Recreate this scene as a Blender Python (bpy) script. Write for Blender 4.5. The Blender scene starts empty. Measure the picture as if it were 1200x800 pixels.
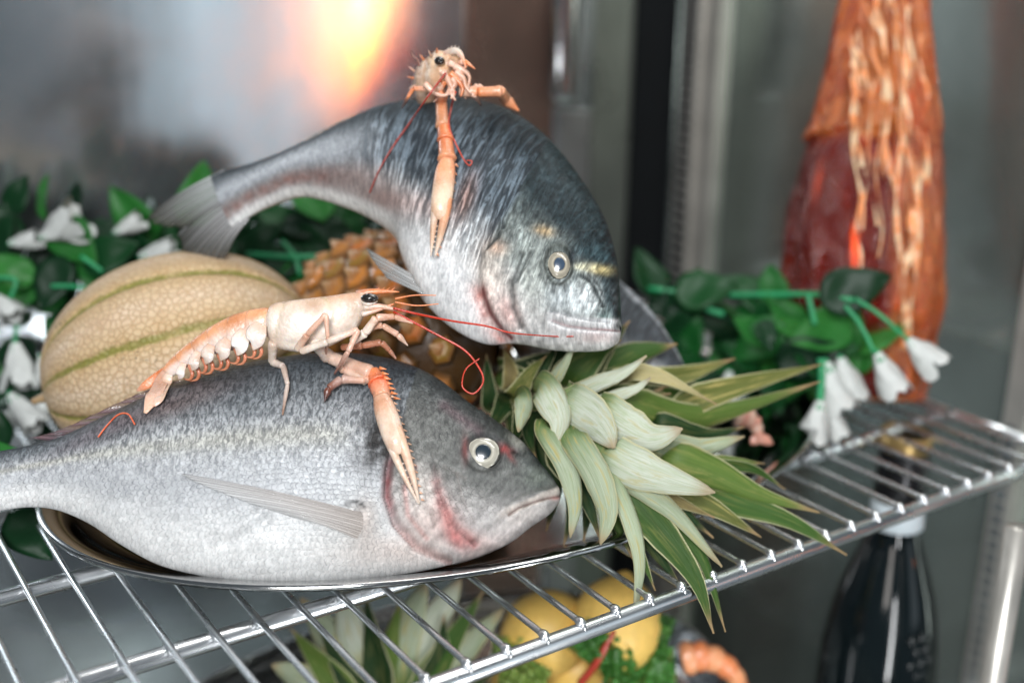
import bpy, math, random
import numpy as np
random.seed(7); rng = np.random.default_rng(7)
scene = bpy.context.scene
COL = scene.collection

# ------------------------------------------------------------------ camera
F = 1363.9                                   # focal length in units of 1/1200 of the picture width
PITCH, ROLL, YAW = .30997, .016857, -.97089
CAM = np.array([0, 0, .34])
cp, sp = math.cos(PITCH), math.sin(PITCH)
FW = np.array([math.sin(YAW)*cp, math.cos(YAW)*cp, -sp])
r_ = np.cross(FW, [0, 0, 1]); r_ /= np.linalg.norm(r_); u_ = np.cross(r_, FW)
RT = math.cos(ROLL)*r_ + math.sin(ROLL)*u_
UP = -math.sin(ROLL)*r_ + math.cos(ROLL)*u_
from mathutils import Matrix, Vector
cd = bpy.data.cameras.new('camera'); cam = bpy.data.objects.new('camera', cd); COL.objects.link(cam)
m = Matrix.Identity(4)
for i in range(3):
    m[i][0] = RT[i]; m[i][1] = UP[i]; m[i][2] = -FW[i]; m[i][3] = CAM[i]
cam.matrix_world = m
cd.sensor_width = 36; cd.lens = F/1200*36; cd.clip_start = .02; cd.clip_end = 50
cd.dof.use_dof = True; cd.dof.focus_distance = .660; cd.dof.aperture_fstop = 2.3; cd.dof.aperture_blades = 7
scene.camera = cam

# ------------------------------------------------------------------ light
w = bpy.data.worlds.new('World'); scene.world = w; w.use_nodes = True
nt = w.node_tree; bg = nt.nodes['Background']
bg.inputs[0].default_value = (.76, .89, 1.0, 1); bg.inputs[1].default_value = .135
def area(name, loc, target, sx, sy, power, col=(1, 1, 1), spread=math.pi):
    l = bpy.data.lights.new(name, 'AREA'); l.shape = 'RECTANGLE'; l.size = sx; l.size_y = sy
    l.energy = power; l.color = col; l.spread = spread
    o = bpy.data.objects.new(name, l); COL.objects.link(o); o.location = loc
    o.rotation_euler = (Vector(target)-Vector(loc)).to_track_quat('-Z', 'Y').to_euler()
    return o
area('window_light', (.42, -.42, .82), (-.6, .38, .08), .46, .42, 27, (.97, .985, 1.0))
area('cabinet_light', (-.36, .55, 1.0), (-.62, .4, .05), .06, .9, 3.2, (1.0, .98, .95))
area('added_fill_light', (.55, -.62, .12), (-.6, .4, .12), .35, .35, 2.4, (1.0, .95, .9))  # low fill added to lift the undersides of the fish
def wall_mirror(px, py, xs):
    # point in the shop in front of the cabinet that the polished back wall shows at this spot
    k = FW+RT*((px-600)/F)-UP*((py-400)/F); W = CAM+k*((-1.02-CAM[0])/k[0]); r = np.array([-k[0], k[1], k[2]]); return W+r*((xs-W[0])/r[0]), W
p_, w__ = wall_mirror(412, -20, .75); area('shop_window', tuple(p_), tuple(w__), .07, .20, .0035, (.95, .98, 1.0), math.radians(28))
p_, w__ = wall_mirror(285, 40, .9); area('added_softbox', tuple(p_), tuple(w__), .50, 1.1, .62, (.80, .92, 1.0), math.radians(120))  # softbox added to give the back wall a broad pale gradient
p_, w__ = wall_mirror(474, 50, .75); area('added_warm_reflection_lamp', tuple(p_), tuple(w__), .24, .36, .13, (1.0, .25, .035), math.radians(28))  # orange lamp added to imitate the wrapped bottle's reflection in the back wall
area('cabinet_corner_light', (-.72, .80, 1.05), (-.56, .72, 0), .30, .12, 2.8, (.98, 1.0, 1.0))
area('added_strip_light', (-.06, .44, -.24), (-.6, .60, -.1), .03, .34, 1.5, (.97, .99, 1.0))  # strip added out of view to put streaks on the dark bottle
scene.view_settings.view_transform = 'Standard'; scene.view_settings.look = 'None'
scene.view_settings.exposure = 0.0; scene.view_settings.gamma = 1.0
scene.cycles.max_bounces = 8; scene.cycles.transparent_max_bounces = 12
scene.cycles.sample_clamp_indirect = 4; scene.cycles.caustics_reflective = False
scene.cycles.use_denoising = True

# ------------------------------------------------------------------ geometry helpers
def kdir(px, py): return FW + RT*((px-600)/F) - UP*((py-400)/F)
def D(px, py, d): return CAM + kdir(px, py)*d
def Z(px, py, z):
    k = kdir(px, py); return CAM + k*((z-CAM[2])/k[2])
def X(px, py, x):
    k = kdir(px, py); return CAM + k*((x-CAM[0])/k[0])
def Y(px, py, y):
    k = kdir(px, py); return CAM + k*((y-CAM[1])/k[1])
def proj(P):
    V = np.asarray(P)-CAM; z = V @ FW
    return 600+F*(V @ RT)/z, 400-F*(V @ UP)/z, z
def plane3(a, b, c):
    n = np.cross(b-a, c-a); n /= np.linalg.norm(n)
    if n @ FW > 0: n = -n
    return a, n
def hitp(px, py, pl):
    k = kdir(px, py); return CAM + k*(((pl[0]-CAM) @ pl[1])/(k @ pl[1]))
def nrm(v): v = np.asarray(v, float); return v/max(np.linalg.norm(v), 1e-12)
def cat(P, n):
    """Catmull-Rom through rows of P, n samples"""
    P = np.asarray(P, float)
    if P.ndim == 1: P = P[:, None]
    m_ = len(P)
    if m_ == 2:
        t = np.linspace(0, 1, n)[:, None]; return P[0]*(1-t)+P[1]*t
    Q = np.vstack([2*P[0]-P[1], P, 2*P[-1]-P[-2]])
    t = np.linspace(0, m_-1, n); i = np.minimum(t.astype(int), m_-2); f = (t-i)[:, None]
    a, b, c, d = Q[i], Q[i+1], Q[i+2], Q[i+3]
    return .5*((2*b)+(-a+c)*f+(2*a-5*b+4*c-d)*f**2+(-a+3*b-3*c+d)*f**3)
def sstep(a, b, x):
    t = np.clip((x-a)/(b-a), 0, 1); return t*t*(3-2*t)
def vnoise(P, seed=0, octv=3):
    """cheap smooth noise in about -1..1 from summed sines"""
    r = np.random.default_rng(seed); P = np.asarray(P, float); out = np.zeros(len(P)); amp = 1; tot = 0; fr = 1
    for o in range(octv):
        for k in range(4):
            d = r.normal(size=P.shape[1]); d /= np.linalg.norm(d)
            out += amp*np.sin(P @ d*fr*(.8+.5*r.random())+r.random()*6.28+1.3*np.sin(P @ r.normal(size=P.shape[1])*fr*.7))
        tot += amp*2.2; amp *= .55; fr *= 2.1
    return out/tot
def pdist(P, L):
    """distance of 2-D points to a polyline, and the signed side (left of travel positive)"""
    L = np.asarray(L, float); best = np.full(len(P), 1e9); side = np.zeros(len(P))
    for a, b in zip(L[:-1], L[1:]):
        d = b-a; t = np.clip(((P-a) @ d)/(d @ d), 0, 1); q = P-(a+t[:, None]*d)
        dist = np.hypot(q[:, 0], q[:, 1]); s = np.sign(d[0]*q[:, 1]-d[1]*q[:, 0])
        m_ = dist < best; best[m_] = dist[m_]; side[m_] = s[m_]
    return best, side
def blob(P, x, y, rx, ry=None, rot=0):
    ry = ry or rx; c, s = math.cos(rot), math.sin(rot); dx, dy = P[:, 0]-x, P[:, 1]-y
    return np.exp(-(((dx*c+dy*s)/rx)**2+((-dx*s+dy*c)/ry)**2))

ORG = {}
def thing(name, label, cat_, loc, group=None, kind=None):
    o = bpy.data.objects.new(name, None); COL.objects.link(o); o.location = loc; o.empty_display_size = .02
    ORG[o] = np.array(loc, float); tag(o, label, cat_, group, kind); return o
def tag(o, label=None, cat_=None, group=None, kind=None):
    if label: o['label'] = label
    if cat_: o['category'] = cat_
    if group: o['group'] = group
    if kind: o['kind'] = kind
    return o
def obj(name, V, Fc, mat, parent=None, col=None, aux=None, uv=None, smooth=True, origin=None):
    """one mesh object from world-space vertices; col/aux are per-vertex colours"""
    V = np.asarray(V, float)
    o_ = ORG[parent] if parent is not None else (np.zeros(3) if origin is None else np.array(origin, float))
    if origin is not None and parent is not None: o_ = np.array(origin, float)
    me = bpy.data.meshes.new(name)
    if isinstance(Fc, np.ndarray):
        k = Fc.shape[1]; me.vertices.add(len(V)); me.vertices.foreach_set('co', (V-o_).ravel())
        me.loops.add(Fc.size); me.loops.foreach_set('vertex_index', Fc.ravel().astype(np.int32))
        me.polygons.add(len(Fc)); me.polygons.foreach_set('loop_start', np.arange(0, Fc.size, k, dtype=np.int32))
        me.polygons.foreach_set('loop_total', np.full(len(Fc), k, dtype=np.int32)); me.update(calc_edges=True)
    else:
        me.from_pydata((V-o_).tolist(), [], [list(map(int, f)) for f in Fc])
    if smooth: me.polygons.foreach_set('use_smooth', [True]*len(me.polygons))
    for nm, A in (('Col', col), ('Aux', aux)):
        if A is not None:
            A = np.asarray(A, float)
            if A.ndim == 1: A = np.tile(A, (len(V), 1))
            at = me.color_attributes.new(nm, 'FLOAT_COLOR', 'POINT')
            at.data.foreach_set('color', np.hstack([A[:, :3], np.ones((len(V), 1))]).astype(np.float32).ravel())
    if uv is not None:
        ul = me.uv_layers.new(name='UVMap'); li = np.zeros(len(me.loops), np.int32)
        me.loops.foreach_get('vertex_index', li); ul.data.foreach_set('uv', np.asarray(uv, np.float32)[li].ravel())
    me.materials.append(mat); me.validate()
    o = bpy.data.objects.new(name, me); COL.objects.link(o)
    if parent is not None:
        o.parent = parent; o.location = o_-ORG[parent]
    else: o.location = o_
    ORG[o] = o_
    return o
def grid_faces(nu, nv, wrapv=False):
    i = np.arange(nu-1)[:, None]; j = np.arange(nv if wrapv else nv-1)[None, :]
    j2 = (j+1) % nv
    return np.stack([i*nv+j, i*nv+j2, (i+1)*nv+j2, (i+1)*nv+j], -1).reshape(-1, 4)
def sweep(P, ru, rv=None, up=(0, 0, 1), n=10, cap=True):
    """closed tube along world points P; ru across, rv along 'up'"""
    P = np.asarray(P, float); N = len(P); ru = np.broadcast_to(np.asarray(ru, float), (N,)); rv = ru if rv is None else np.broadcast_to(np.asarray(rv, float), (N,))
    T = np.gradient(P, axis=0); T /= np.linalg.norm(T, axis=1)[:, None]+1e-12
    up = np.array(up, float); U = up-(T @ up)[:, None]*T
    ul = np.linalg.norm(U, axis=1)
    for i in range(N):
        if ul[i] < .15:
            q = U[i-1] if i else np.cross(T[i], [1, .3, .2]); U[i] = q-(q @ T[i])*T[i]
    U /= np.linalg.norm(U, axis=1)[:, None]+1e-12; S = np.cross(T, U)
    a = np.arange(n)/n*2*math.pi
    V = P[:, None, :]+S[:, None, :]*(ru[:, None]*np.cos(a))[..., None]+U[:, None, :]*(rv[:, None]*np.sin(a))[..., None]
    V = V.reshape(-1, 3); Fc = grid_faces(N, n, True).tolist()
    if cap:
        Fc.append(list(range(n))[::-1]); Fc.append([(N-1)*n+k for k in range(n)])
    ang = np.tile(np.sin(a), N)
    return V, Fc, ang
class Bag:
    def __init__(s): s.V = []; s.F = []; s.C = []; s.n = 0
    def add(s, V, Fc, col=(1, 1, 1)):
        V = np.asarray(V, float); c = np.asarray(col, float)
        if c.ndim == 1: c = np.tile(c, (len(V), 1))
        s.F += [[int(i)+s.n for i in f] for f in Fc]; s.V.append(V); s.C.append(c); s.n += len(V); return s
    def tube(s, P, r, col=(1, 1, 1), n=8, up=(0, 0, 1), rv=None, k=None):
        P = np.asarray(P, float); m_ = len(P)
        if k:
            r = cat(np.broadcast_to(r, (m_,)), k)[:, 0]
            if rv is not None: rv = cat(np.broadcast_to(rv, (m_,)), k)[:, 0]
            c = np.asarray(col, float); col = cat(c, k) if c.ndim == 2 and len(c) == m_ else c
            P = cat(P, k)
        V, Fc, a = sweep(P, r, rv, up, n); c = np.asarray(col, float)
        if c.ndim == 2: c = np.repeat(c, n, axis=0)
        return s.add(V, Fc, c)
    def ell(s, c, ax, nu=12, nv=8, col=(1, 1, 1)):
        th = np.linspace(0, math.pi, nv); ph = np.arange(nu)/nu*2*math.pi
        ax = np.asarray(ax, float)
        V = np.array([np.array(c)+ax[0]*math.sin(t)*math.cos(p)+ax[1]*math.sin(t)*math.sin(p)+ax[2]*math.cos(t) for t in th for p in ph])
        return s.add(V, grid_faces(nv, nu, True).tolist(), col)
    def box(s, lo, hi, col=(1, 1, 1)):
        lo, hi = np.array(lo, float), np.array(hi, float)
        V = [[(lo, hi)[i][0], (lo, hi)[j][1], (lo, hi)[k][2]] for i in (0, 1) for j in (0, 1) for k in (0, 1)]
        return s.add(V, [[0, 1, 3, 2], [4, 6, 7, 5], [0, 4, 5, 1], [2, 3, 7, 6], [0, 2, 6, 4], [1, 5, 7, 3]], col)
    def obj(s, name, mat, parent=None, smooth=True, origin=None):
        return obj(name, np.vstack(s.V), s.F, mat, parent, col=np.vstack(s.C), smooth=smooth, origin=origin)

# ------------------------------------------------------------------ materials
class N:
    def __init__(s, name):
        s.m = bpy.data.materials.new(name); s.m.use_nodes = True; s.t = s.m.node_tree; s.b = s.t.nodes['Principled BSDF']
        s.out = s.t.nodes['Material Output']
    def __call__(s, typ, ins=None, **kw):
        n = s.t.nodes.new(typ)
        for k, v in kw.items(): setattr(n, k, v)
        for k, v in (ins or {}).items():
            s.set(n.inputs[k], v)
        return n
    def set(s, sock, v):
        if isinstance(v, bpy.types.NodeSocket): s.t.links.new(v, sock)
        elif isinstance(v, (tuple, list)) and len(v) == 3 and sock.type == 'RGBA': sock.default_value = (*v, 1)
        else: sock.default_value = v
    def M(s, op, a, b=None, c=None, clamp=False):
        n = s.t.nodes.new('ShaderNodeMath'); n.operation = op; n.use_clamp = clamp; s.set(n.inputs[0], a)
        if b is not None: s.set(n.inputs[1], b)
        if c is not None: s.set(n.inputs[2], c)
        return n.outputs[0]
    def mix(s, f, a, b, bt='MIX'):
        n = s.t.nodes.new('ShaderNodeMix'); n.data_type = 'RGBA'; n.blend_type = bt; s.set(n.inputs[0], f); s.set(n.inputs[6], a); s.set(n.inputs[7], b)
        return n.outputs[2]
    def noise(s, scale, detail=3, vec=None, rough=.55, dist=0):
        n = s.t.nodes.new('ShaderNodeTexNoise'); n.inputs['Scale'].default_value = scale; n.inputs['Detail'].default_value = detail
        n.inputs['Roughness'].default_value = rough; n.inputs['Distortion'].default_value = dist
        if vec is not None: s.t.links.new(vec, n.inputs['Vector'])
        return n.outputs[0]
    def map(s, vec, scale=(1, 1, 1), loc=(0, 0, 0), rot=(0, 0, 0)):
        n = s.t.nodes.new('ShaderNodeMapping'); n.inputs['Scale'].default_value = scale; n.inputs['Location'].default_value = loc; n.inputs['Rotation'].default_value = rot
        s.t.links.new(vec, n.inputs[0]); return n.outputs[0]
    def ramp(s, f, stops):
        n = s.t.nodes.new('ShaderNodeValToRGB'); s.t.links.new(f, n.inputs[0]); e = n.color_ramp.elements
        while len(e) < len(stops): e.new(.5)
        for el, (p, c) in zip(e, stops):
            el.position = p; el.color = (*c, 1) if len(c) == 3 else c
        return n.outputs[0]
    def rng(s, f, a, b, c, d):
        n = s.t.nodes.new('ShaderNodeMapRange'); s.t.links.new(f, n.inputs[0])
        for i, v in enumerate((a, b, c, d)): n.inputs[i+1].default_value = v
        return n.outputs[0]
    def bump(s, h, dist, strength=1, nrm_=None):
        n = s.t.nodes.new('ShaderNodeBump'); n.inputs['Strength'].default_value = strength; n.inputs['Distance'].default_value = dist
        s.t.links.new(h, n.inputs['Height'])
        if nrm_ is not None: s.t.links.new(nrm_, n.inputs['Normal'])
        return n.outputs[0]
    def P(s, **kw):
        for k, v in kw.items(): s.set(s.b.inputs[k.replace('_', ' ')], v)
        return s
    def attr(s, nm): n = s.t.nodes.new('ShaderNodeAttribute'); n.attribute_name = nm; return n.outputs['Color']
    def co(s, w='Object'): return s.t.nodes.new('ShaderNodeTexCoord').outputs[w]
    def sep(s, v): n = s.t.nodes.new('ShaderNodeSeparateXYZ'); s.t.links.new(v, n.inputs[0]); return n.outputs

def mat_steel(name, base=(.62, .64, .66), rough=.22, brushed=None, metal=1.0, bumpd=.0002, smudge=.12):
    g = N(name); c = g.co()
    nz = g.noise(9, 4, c); vec = g.map(c, brushed) if brushed else c
    st = g.noise(60 if brushed else 25, 3, vec)
    col = g.mix(g.rng(nz, .3, .7, 0, 1), tuple(.82*x for x in base), base)
    g.P(Base_Color=col, Metallic=metal, Roughness=g.rng(g.M('ADD', g.M('MULTIPLY', nz, .6), g.M('MULTIPLY', st, .4)), .3, .7, rough, rough+smudge),
        Normal=g.bump(st, bumpd, .4)); return g.m
M_wire = mat_steel('shelf_steel', (.86, .88, .90), .16, None, 1, .0002, .22)
M_tray = mat_steel('tray_steel', (.55, .55, .55), .05, None, 1, .00005, .10)
def mat_wall(name, base, rough, metal=.85, streak=(1, 1, .03)):
    g = N(name); c = g.co(); s1 = g.noise(45, 3, g.map(c, streak)); big = g.noise(2.6, 4, c); sm = g.noise(16, 4, c)
    band = g.noise(7, 2, g.map(c, (1, 1, .06))); col = g.mix(g.rng(big, .3, .7, 0, 1), tuple(.80*x for x in base), base); col = g.mix(g.rng(band, .36, .64, .75, 0), col, g.mix(1., col, (.48, .47, .45), 'MULTIPLY'))  # upright tone bands in the colour stand in for vertical highlights
    g.P(Base_Color=col, Metallic=metal, Roughness=g.rng(sm, .3, .7, rough, rough+.10), Normal=g.bump(s1, .0004, .2)); return g.m
M_back = mat_wall('brushed_wall_steel', (.78, .85, .90), .125, .92)
M_side = mat_wall('side_wall_steel', (.60, .68, .63), .12, .86)
M_floor = mat_wall('cabinet_floor_steel', (.35, .39, .37), .3, .7, (1, .05, 1))
def mat_plain(name, col, rough=.5, metal=0, bumps=.0003, scale=40, var=.25, **kw):
    g = N(name); c = g.co(); nz = g.noise(scale, 4, c)
    g.P(Base_Color=g.mix(g.rng(nz, .3, .7, 0, 1), tuple(x*(1-var) for x in col), tuple(min(1, x*(1+var*.5)) for x in col)), Metallic=metal,
        Roughness=g.rng(nz, .3, .7, max(.02, rough-.06), rough+.08), Normal=g.bump(nz, bumps, .5), **kw); return g.m
M_black = mat_plain('black_rubber', (.004, .005, .006), .6, Specular_IOR_Level=.15)
M_brown = mat_plain('brown_reflection_steel', (.30, .20, .165), .25, .85, .0001, 6)
M_beige = mat_plain('pale_steel_strip', (.50, .48, .44), .35, .6, .0001, 12)
M_bright = mat_plain('bright_polished_steel', (.85, .88, .90), .12, 1, .0001, 12)

def mat_fish(name):
    g = N(name); col = g.attr('Col'); aux = g.sep(g.attr('Aux')); uvn = g.co('UV'); s = g.sep(uvn)
    nz = g.noise(.55, 3, uvn, dist=.4); nx = g.M('MULTIPLY', g.M('SUBTRACT', nz, .5), 1.2)
    v = g.M('ADD', s[1], g.M('MULTIPLY', g.M('SUBTRACT', g.noise(.32, 2, g.map(uvn, loc=(31, 7, 0))), .5), 1.9))
    row = g.M('FLOOR', v); fy = g.M('SUBTRACT', g.M('FRACT', v), .5); par = g.M('MULTIPLY', g.M('FLOORED_MODULO', row, 2.), .5)
    u2 = g.M('ADD', g.M('ADD', s[0], nx), g.M('ADD', par, g.M('MULTIPLY', g.M('MULTIPLY', fy, fy), 1.9)))
    saw = g.M('FRACT', u2)
    edge = g.M('SMOOTH_MIN', g.M('MULTIPLY', saw, 5.), 1., .3)               # dark line just past each free edge
    cell = g.M('ADD', g.M('FLOOR', u2), g.M('MULTIPLY', row, 17.3))
    wn = g('ShaderNodeTexWhiteNoise', {'W': cell}, noise_dimensions='1D').outputs[0]
    streak = g.noise(1.0, 4, g.map(uvn, (1.7, .62, 1)), .6, .7)
    spark = g.noise(2.6, 3, uvn)
    wr = g.noise(1.0, 3, g.map(uvn, (1.05, .13, 1)), .55, 1.5)
    mott0 = g.noise(.28, 3, g.map(uvn, loc=(3, 5, 0)))
    # pigment of the single scales: paler body, darker rim
    f1 = g.M('MULTIPLY', g.M('SUBTRACT', 1., edge), g.M('MULTIPLY', aux[0], g.rng(mott0, .35, .65, .30, .95)))
    c1 = g.mix(f1, col, g.mix(1.0, col, (.28, .29, .31), 'MULTIPLY'))
    c2 = g.mix(g.M('MULTIPLY', g.rng(streak, .46, .60, 0, 1), g.M('MULTIPLY', aux[1], .75)), c1, g.mix(1., c1, (1.75, 1.75, 1.75), 'MULTIPLY'))
    c3 = g.mix(g.M('MULTIPLY', g.rng(streak, .52, .36, 0, 1), g.M('ADD', g.M('MULTIPLY', aux[1], .75), .10)), c2, g.mix(1., c2, (.42, .44, .47), 'MULTIPLY'))
    c4 = g.mix(g.M('MULTIPLY', g.rng(wr, .50, .60, 0, 1), g.M('MULTIPLY', aux[2], .9)), c3, g.mix(1., c3, (3.2, 3.3, 3.35), 'MULTIPLY'))
    c5 = g.mix(g.M('MULTIPLY', g.rng(wr, .50, .36, 0, 1), aux[2]), c4, g.mix(1., c4, (.45, .5, .55), 'MULTIPLY'))
    c6 = g.mix(g.M('MULTIPLY', wn, g.M('MULTIPLY', aux[0], .30)), c5, g.mix(1., c5, (1.7, 1.7, 1.7), 'MULTIPLY'))
    h = g.M('ADD', g.M('MULTIPLY', g.M('MULTIPLY', saw, aux[0]), .55), g.M('ADD', g.M('MULTIPLY', spark, .35), g.M('ADD', g.M('MULTIPLY', streak, .35), g.M('MULTIPLY', g.M('MULTIPLY', wr, aux[2]), 4.2))))
    mott = g.noise(1.7, 4, uvn, .6)
    c7 = g.mix(g.rng(mott, .35, .7, 0, .5), c6, g.mix(1., c6, (.6, .62, .62), 'MULTIPLY'))
    g.P(Base_Color=c7, Metallic=.10, Roughness=g.rng(spark, .3, .7, .34, .50), Specular_IOR_Level=.06, Coat_Weight=.22, Coat_Roughness=.05, Coat_Normal=g.bump(g.M('ADD', g.M('MULTIPLY', mott, .8), g.M('ADD', g.M('MULTIPLY', mott0, 1.5), g.M('MULTIPLY', g.M('MULTIPLY', wr, aux[2]), .5))), .0022, .8),
        Subsurface_Weight=.06, Subsurface_Radius=(.004, .002, .0015), Normal=g.bump(h, .00060, .85))
    return g.m
M_fish = mat_fish('sea_bream_skin')
def mat_attr(name, rough=.4, sss=.1, bumpd=.0003, nscale=300, coat=.2, spec=.5, trans=0, var=.35, metal=0):
    g = N(name); col = g.attr('Col'); c = g.co(); nz = g.noise(nscale, 4, c); n2 = g.noise(nscale*.18, 3, c)
    cc = g.mix(g.rng(n2, .35, .68, 0, var), col, g.mix(1., col, (.66, .50, .40), 'MULTIPLY'))
    g.P(Base_Color=cc, Roughness=g.rng(nz, .3, .7, rough-.08, rough+.1), Subsurface_Weight=sss, Subsurface_Radius=(.004, .002, .001), Metallic=metal,
        Coat_Weight=coat, Coat_Roughness=.15, Specular_IOR_Level=spec, Normal=g.bump(nz, bumpd, .7))
    if trans: g.P(Transmission_Weight=trans)
    return g.m
M_shell = mat_attr('langoustine_shell', .28, .3, .0009, 420, .3, var=.75)
M_fin = None
def mat_fin():
    g = N('fish_fin_membrane'); col = g.attr('Col'); s = g.sep(g.co('UV'))
    ray = g.M('ABSOLUTE', g.M('SUBTRACT', g.M('FRACT', s[0]), .5)); nz = g.noise(6, 3, g.map(g.co('UV'), (1, 3, 1)))
    g.P(Base_Color=g.mix(g.rng(ray, .1, .42, 0, .8), col, g.mix(1., col, (.60, .58, .56), 'MULTIPLY')), Roughness=g.rng(nz, .3, .7, .3, .45), Specular_IOR_Level=.6, Coat_Weight=.3,
        Alpha=g.rng(g.M('ADD', ray, g.M('MULTIPLY', nz, .2)), .1, .6, .85, .34), Normal=g.bump(g.M('ADD', g.M('MULTIPLY', ray, -1.), g.M('MULTIPLY', nz, .5)), .0008, .8)); return g.m
M_fin = mat_fin()
def mat_eye():
    g = N('fish_eye'); col = g.attr('Col'); nz = g.noise(400, 3, g.co())
    g.P(Base_Color=g.mix(g.rng(nz, .35, .7, 0, .35), col, g.mix(1., col, (.6, .58, .5), 'MULTIPLY')), Roughness=.22, Coat_Weight=1., Coat_Roughness=.04, Specular_IOR_Level=.7); return g.m
M_eye = mat_eye()
def mat_leaf(name='pineapple_leaf'):
    g = N(name); col = g.attr('Col'); aux = g.sep(g.attr('Aux')); uvn = g.co('UV'); s = g.sep(uvn)
    oi = g('ShaderNodeObjectInfo').outputs['Random']
    cv = g('ShaderNodeCombineXYZ', {0: g.M('MULTIPLY', s[0], 26.), 1: g.M('ADD', g.M('MULTIPLY', s[1], 1.1), g.M('MULTIPLY', oi, 40.)), 2: 0.}).outputs[0]
    st = g.noise(1.0, 4, cv, .55, .2); c2 = g('ShaderNodeCombineXYZ', {0: g.M('MULTIPLY', s[0], 6.5), 1: g.M('ADD', g.M('MULTIPLY', s[1], 1.3), g.M('MULTIPLY', oi, 91.)), 2: 0.}).outputs[0]
    bl = g.noise(1.0, 5, c2, .62, .6)
    base = g.mix(g.rng(st, .3, .7, 0, .8), col, g.mix(1., col, (.60, .64, .48), 'MULTIPLY')); base = g.mix(g.rng(bl, .3, .5, .5, 0), base, g.mix(1., base, (.62, .72, .45), 'MULTIPLY'))
    dry = g.mix(g.M('MULTIPLY', g.rng(bl, .52, .66, 0, 1), aux[1]), base, (.34, .29, .10))
    edge = g.M('ABSOLUTE', g.M('SUBTRACT', s[0], .5)); ef = g.rng(edge, .44, .48, 0, .85)
    c3 = g.mix(ef, dry, (.50, .48, .28)); c4 = g.mix(aux[0], c3, (.30, .20, .105))
    g.P(Base_Color=c4, Roughness=g.rng(bl, .3, .7, .42, .58), Specular_IOR_Level=.20, Subsurface_Weight=.05, Subsurface_Radius=(.002, .003, .001),
        Normal=g.bump(g.M('ADD', st, g.M('MULTIPLY', bl, .7)), .0007, .7)); return g.m
M_leaf = mat_leaf()
def mat_plastic_leaf():
    g = N('garland_leaf_green'); oi = g('ShaderNodeObjectInfo').outputs['Random']; c = g.co(); nz = g.noise(35, 3, c)
    a = g.ramp(oi, [(0, (.002, .016, .006)), (.45, (.004, .034, .010)), (.75, (.007, .075, .014)), (1, (.03, .17, .03))])
    g.P(Base_Color=g.mix(g.rng(nz, .35, .7, 0, .5), a, g.mix(1., a, (.5, .6, .5), 'MULTIPLY')), Roughness=.42, Specular_IOR_Level=.18, Normal=g.bump(nz, .001, .5)); return g.m
M_gleaf = mat_plastic_leaf()
M_gstem = mat_plain('garland_stem_green', (.02, .26, .10), .4)
M_petal = mat_plain('white_cloth_petal', (.55, .57, .55), .7, 0, .0012, 60, .15)
def mat_melon():
    g = N('melon_rind'); uvn = g.co('UV'); s = g.sep(uvn); c = g.co(); nz = g.noise(30, 4, c); nf = g.noise(160, 3, c)
    wob = g.M('MULTIPLY', g.M('SUBTRACT', g.noise(24, 3, c), .5), .10)
    ph = g.M('ABSOLUTE', g.M('SUBTRACT', g.M('FRACT', g.M('ADD', s[0], wob)), .5))    # 0 at suture centre
    sut = g.rng(g.M('ADD', ph, g.M('MULTIPLY', g.M('SUBTRACT', nf, .5), .10)), .035, .085, 1, 0)
    sut = g.M('MULTIPLY', sut, g.rng(nz, .28, .5, .35, 1))
    vd = g('ShaderNodeTexVoronoi', {'Vector': c, 'Scale': 235., 'Randomness': .95}, feature='DISTANCE_TO_EDGE').outputs[0]
    v2 = g('ShaderNodeTexVoronoi', {'Vector': c, 'Scale': 120., 'Randomness': 1.}, feature='F1').outputs['Color']
    net = g.rng(vd, .02, .11, 1, 0)
    base = g.mix(g.rng(nz, .35, .65, 0, 1), (.54, .385, .25), (.65, .51, .375))
    side = g.mix(g.rng(ph, .1, .5, 0, 1), (.48, .33, .17), base)
    b2 = g.mix(g.M('MULTIPLY', g.sep(v2)[0], .3), side, (.66, .53, .35))
    b3 = g.mix(g.M('MULTIPLY', net, g.rng(nz, .35, .6, .3, .7)), b2, (.42, .27, .14))
    spot = g.M('MULTIPLY', g.rng(g.noise(330, 2, c), .60, .68, 0, 1), g.rng(g.noise(17, 2, g.map(c, loc=(3, 1, 2))), .54, .64, 0, 1))
    b4 = g.mix(g.M('MULTIPLY', spot, .85), b3, (.06, .055, .035))
    b5 = g.mix(g.M('MULTIPLY', sut, .85), b4, g.mix(nf, (.12, .14, .015), (.24, .23, .04)))
    h = g.M('ADD', g.M('MULTIPLY', g.rng(vd, 0, .12, 0, 1), .8), g.M('MULTIPLY', nf, .4))
    g.P(Base_Color=b5, Roughness=.55, Specular_IOR_Level=.35, Subsurface_Weight=.05, Normal=g.bump(h, .0008, .8)); return g.m
M_melon = mat_melon()
M_pine = mat_attr('pineapple_rind', .42, .05, .0008, 260, .25, var=.6)
M_lemon = mat_plain('lemon_peel', (.84, .55, .14), .42, 0, .0008, 220, .12, Subsurface_Weight=.1, Subsurface_Radius=(.004, .002, .001))
M_lettuce = mat_attr('lettuce_leaf', .4, .2, .0015, 90, .1)
M_orange = mat_attr('cooked_prawn_shell', .35, .2, .0006, 300, .3)

# ------------------------------------------------------------------ the cabinet (setting)
def wallbox(name, lo, hi, mat, kind='structure'):
    return tag(Bag().box(lo, hi).obj(name, mat, smooth=False, origin=((np.array(lo)+np.array(hi))/2)), kind=kind)
YE = .92; XB = -1.02
wallbox('back_wall', (XB-.03, -.9, -.60), (XB, YE+.03, 1.3), M_back)
wallbox('side_wall', (XB, YE, -.60), (-.33, YE+.03, 1.3), M_side)
wallbox('floor', (XB, -.9, -.63), (-.1, YE, -.60), M_floor)
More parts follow.
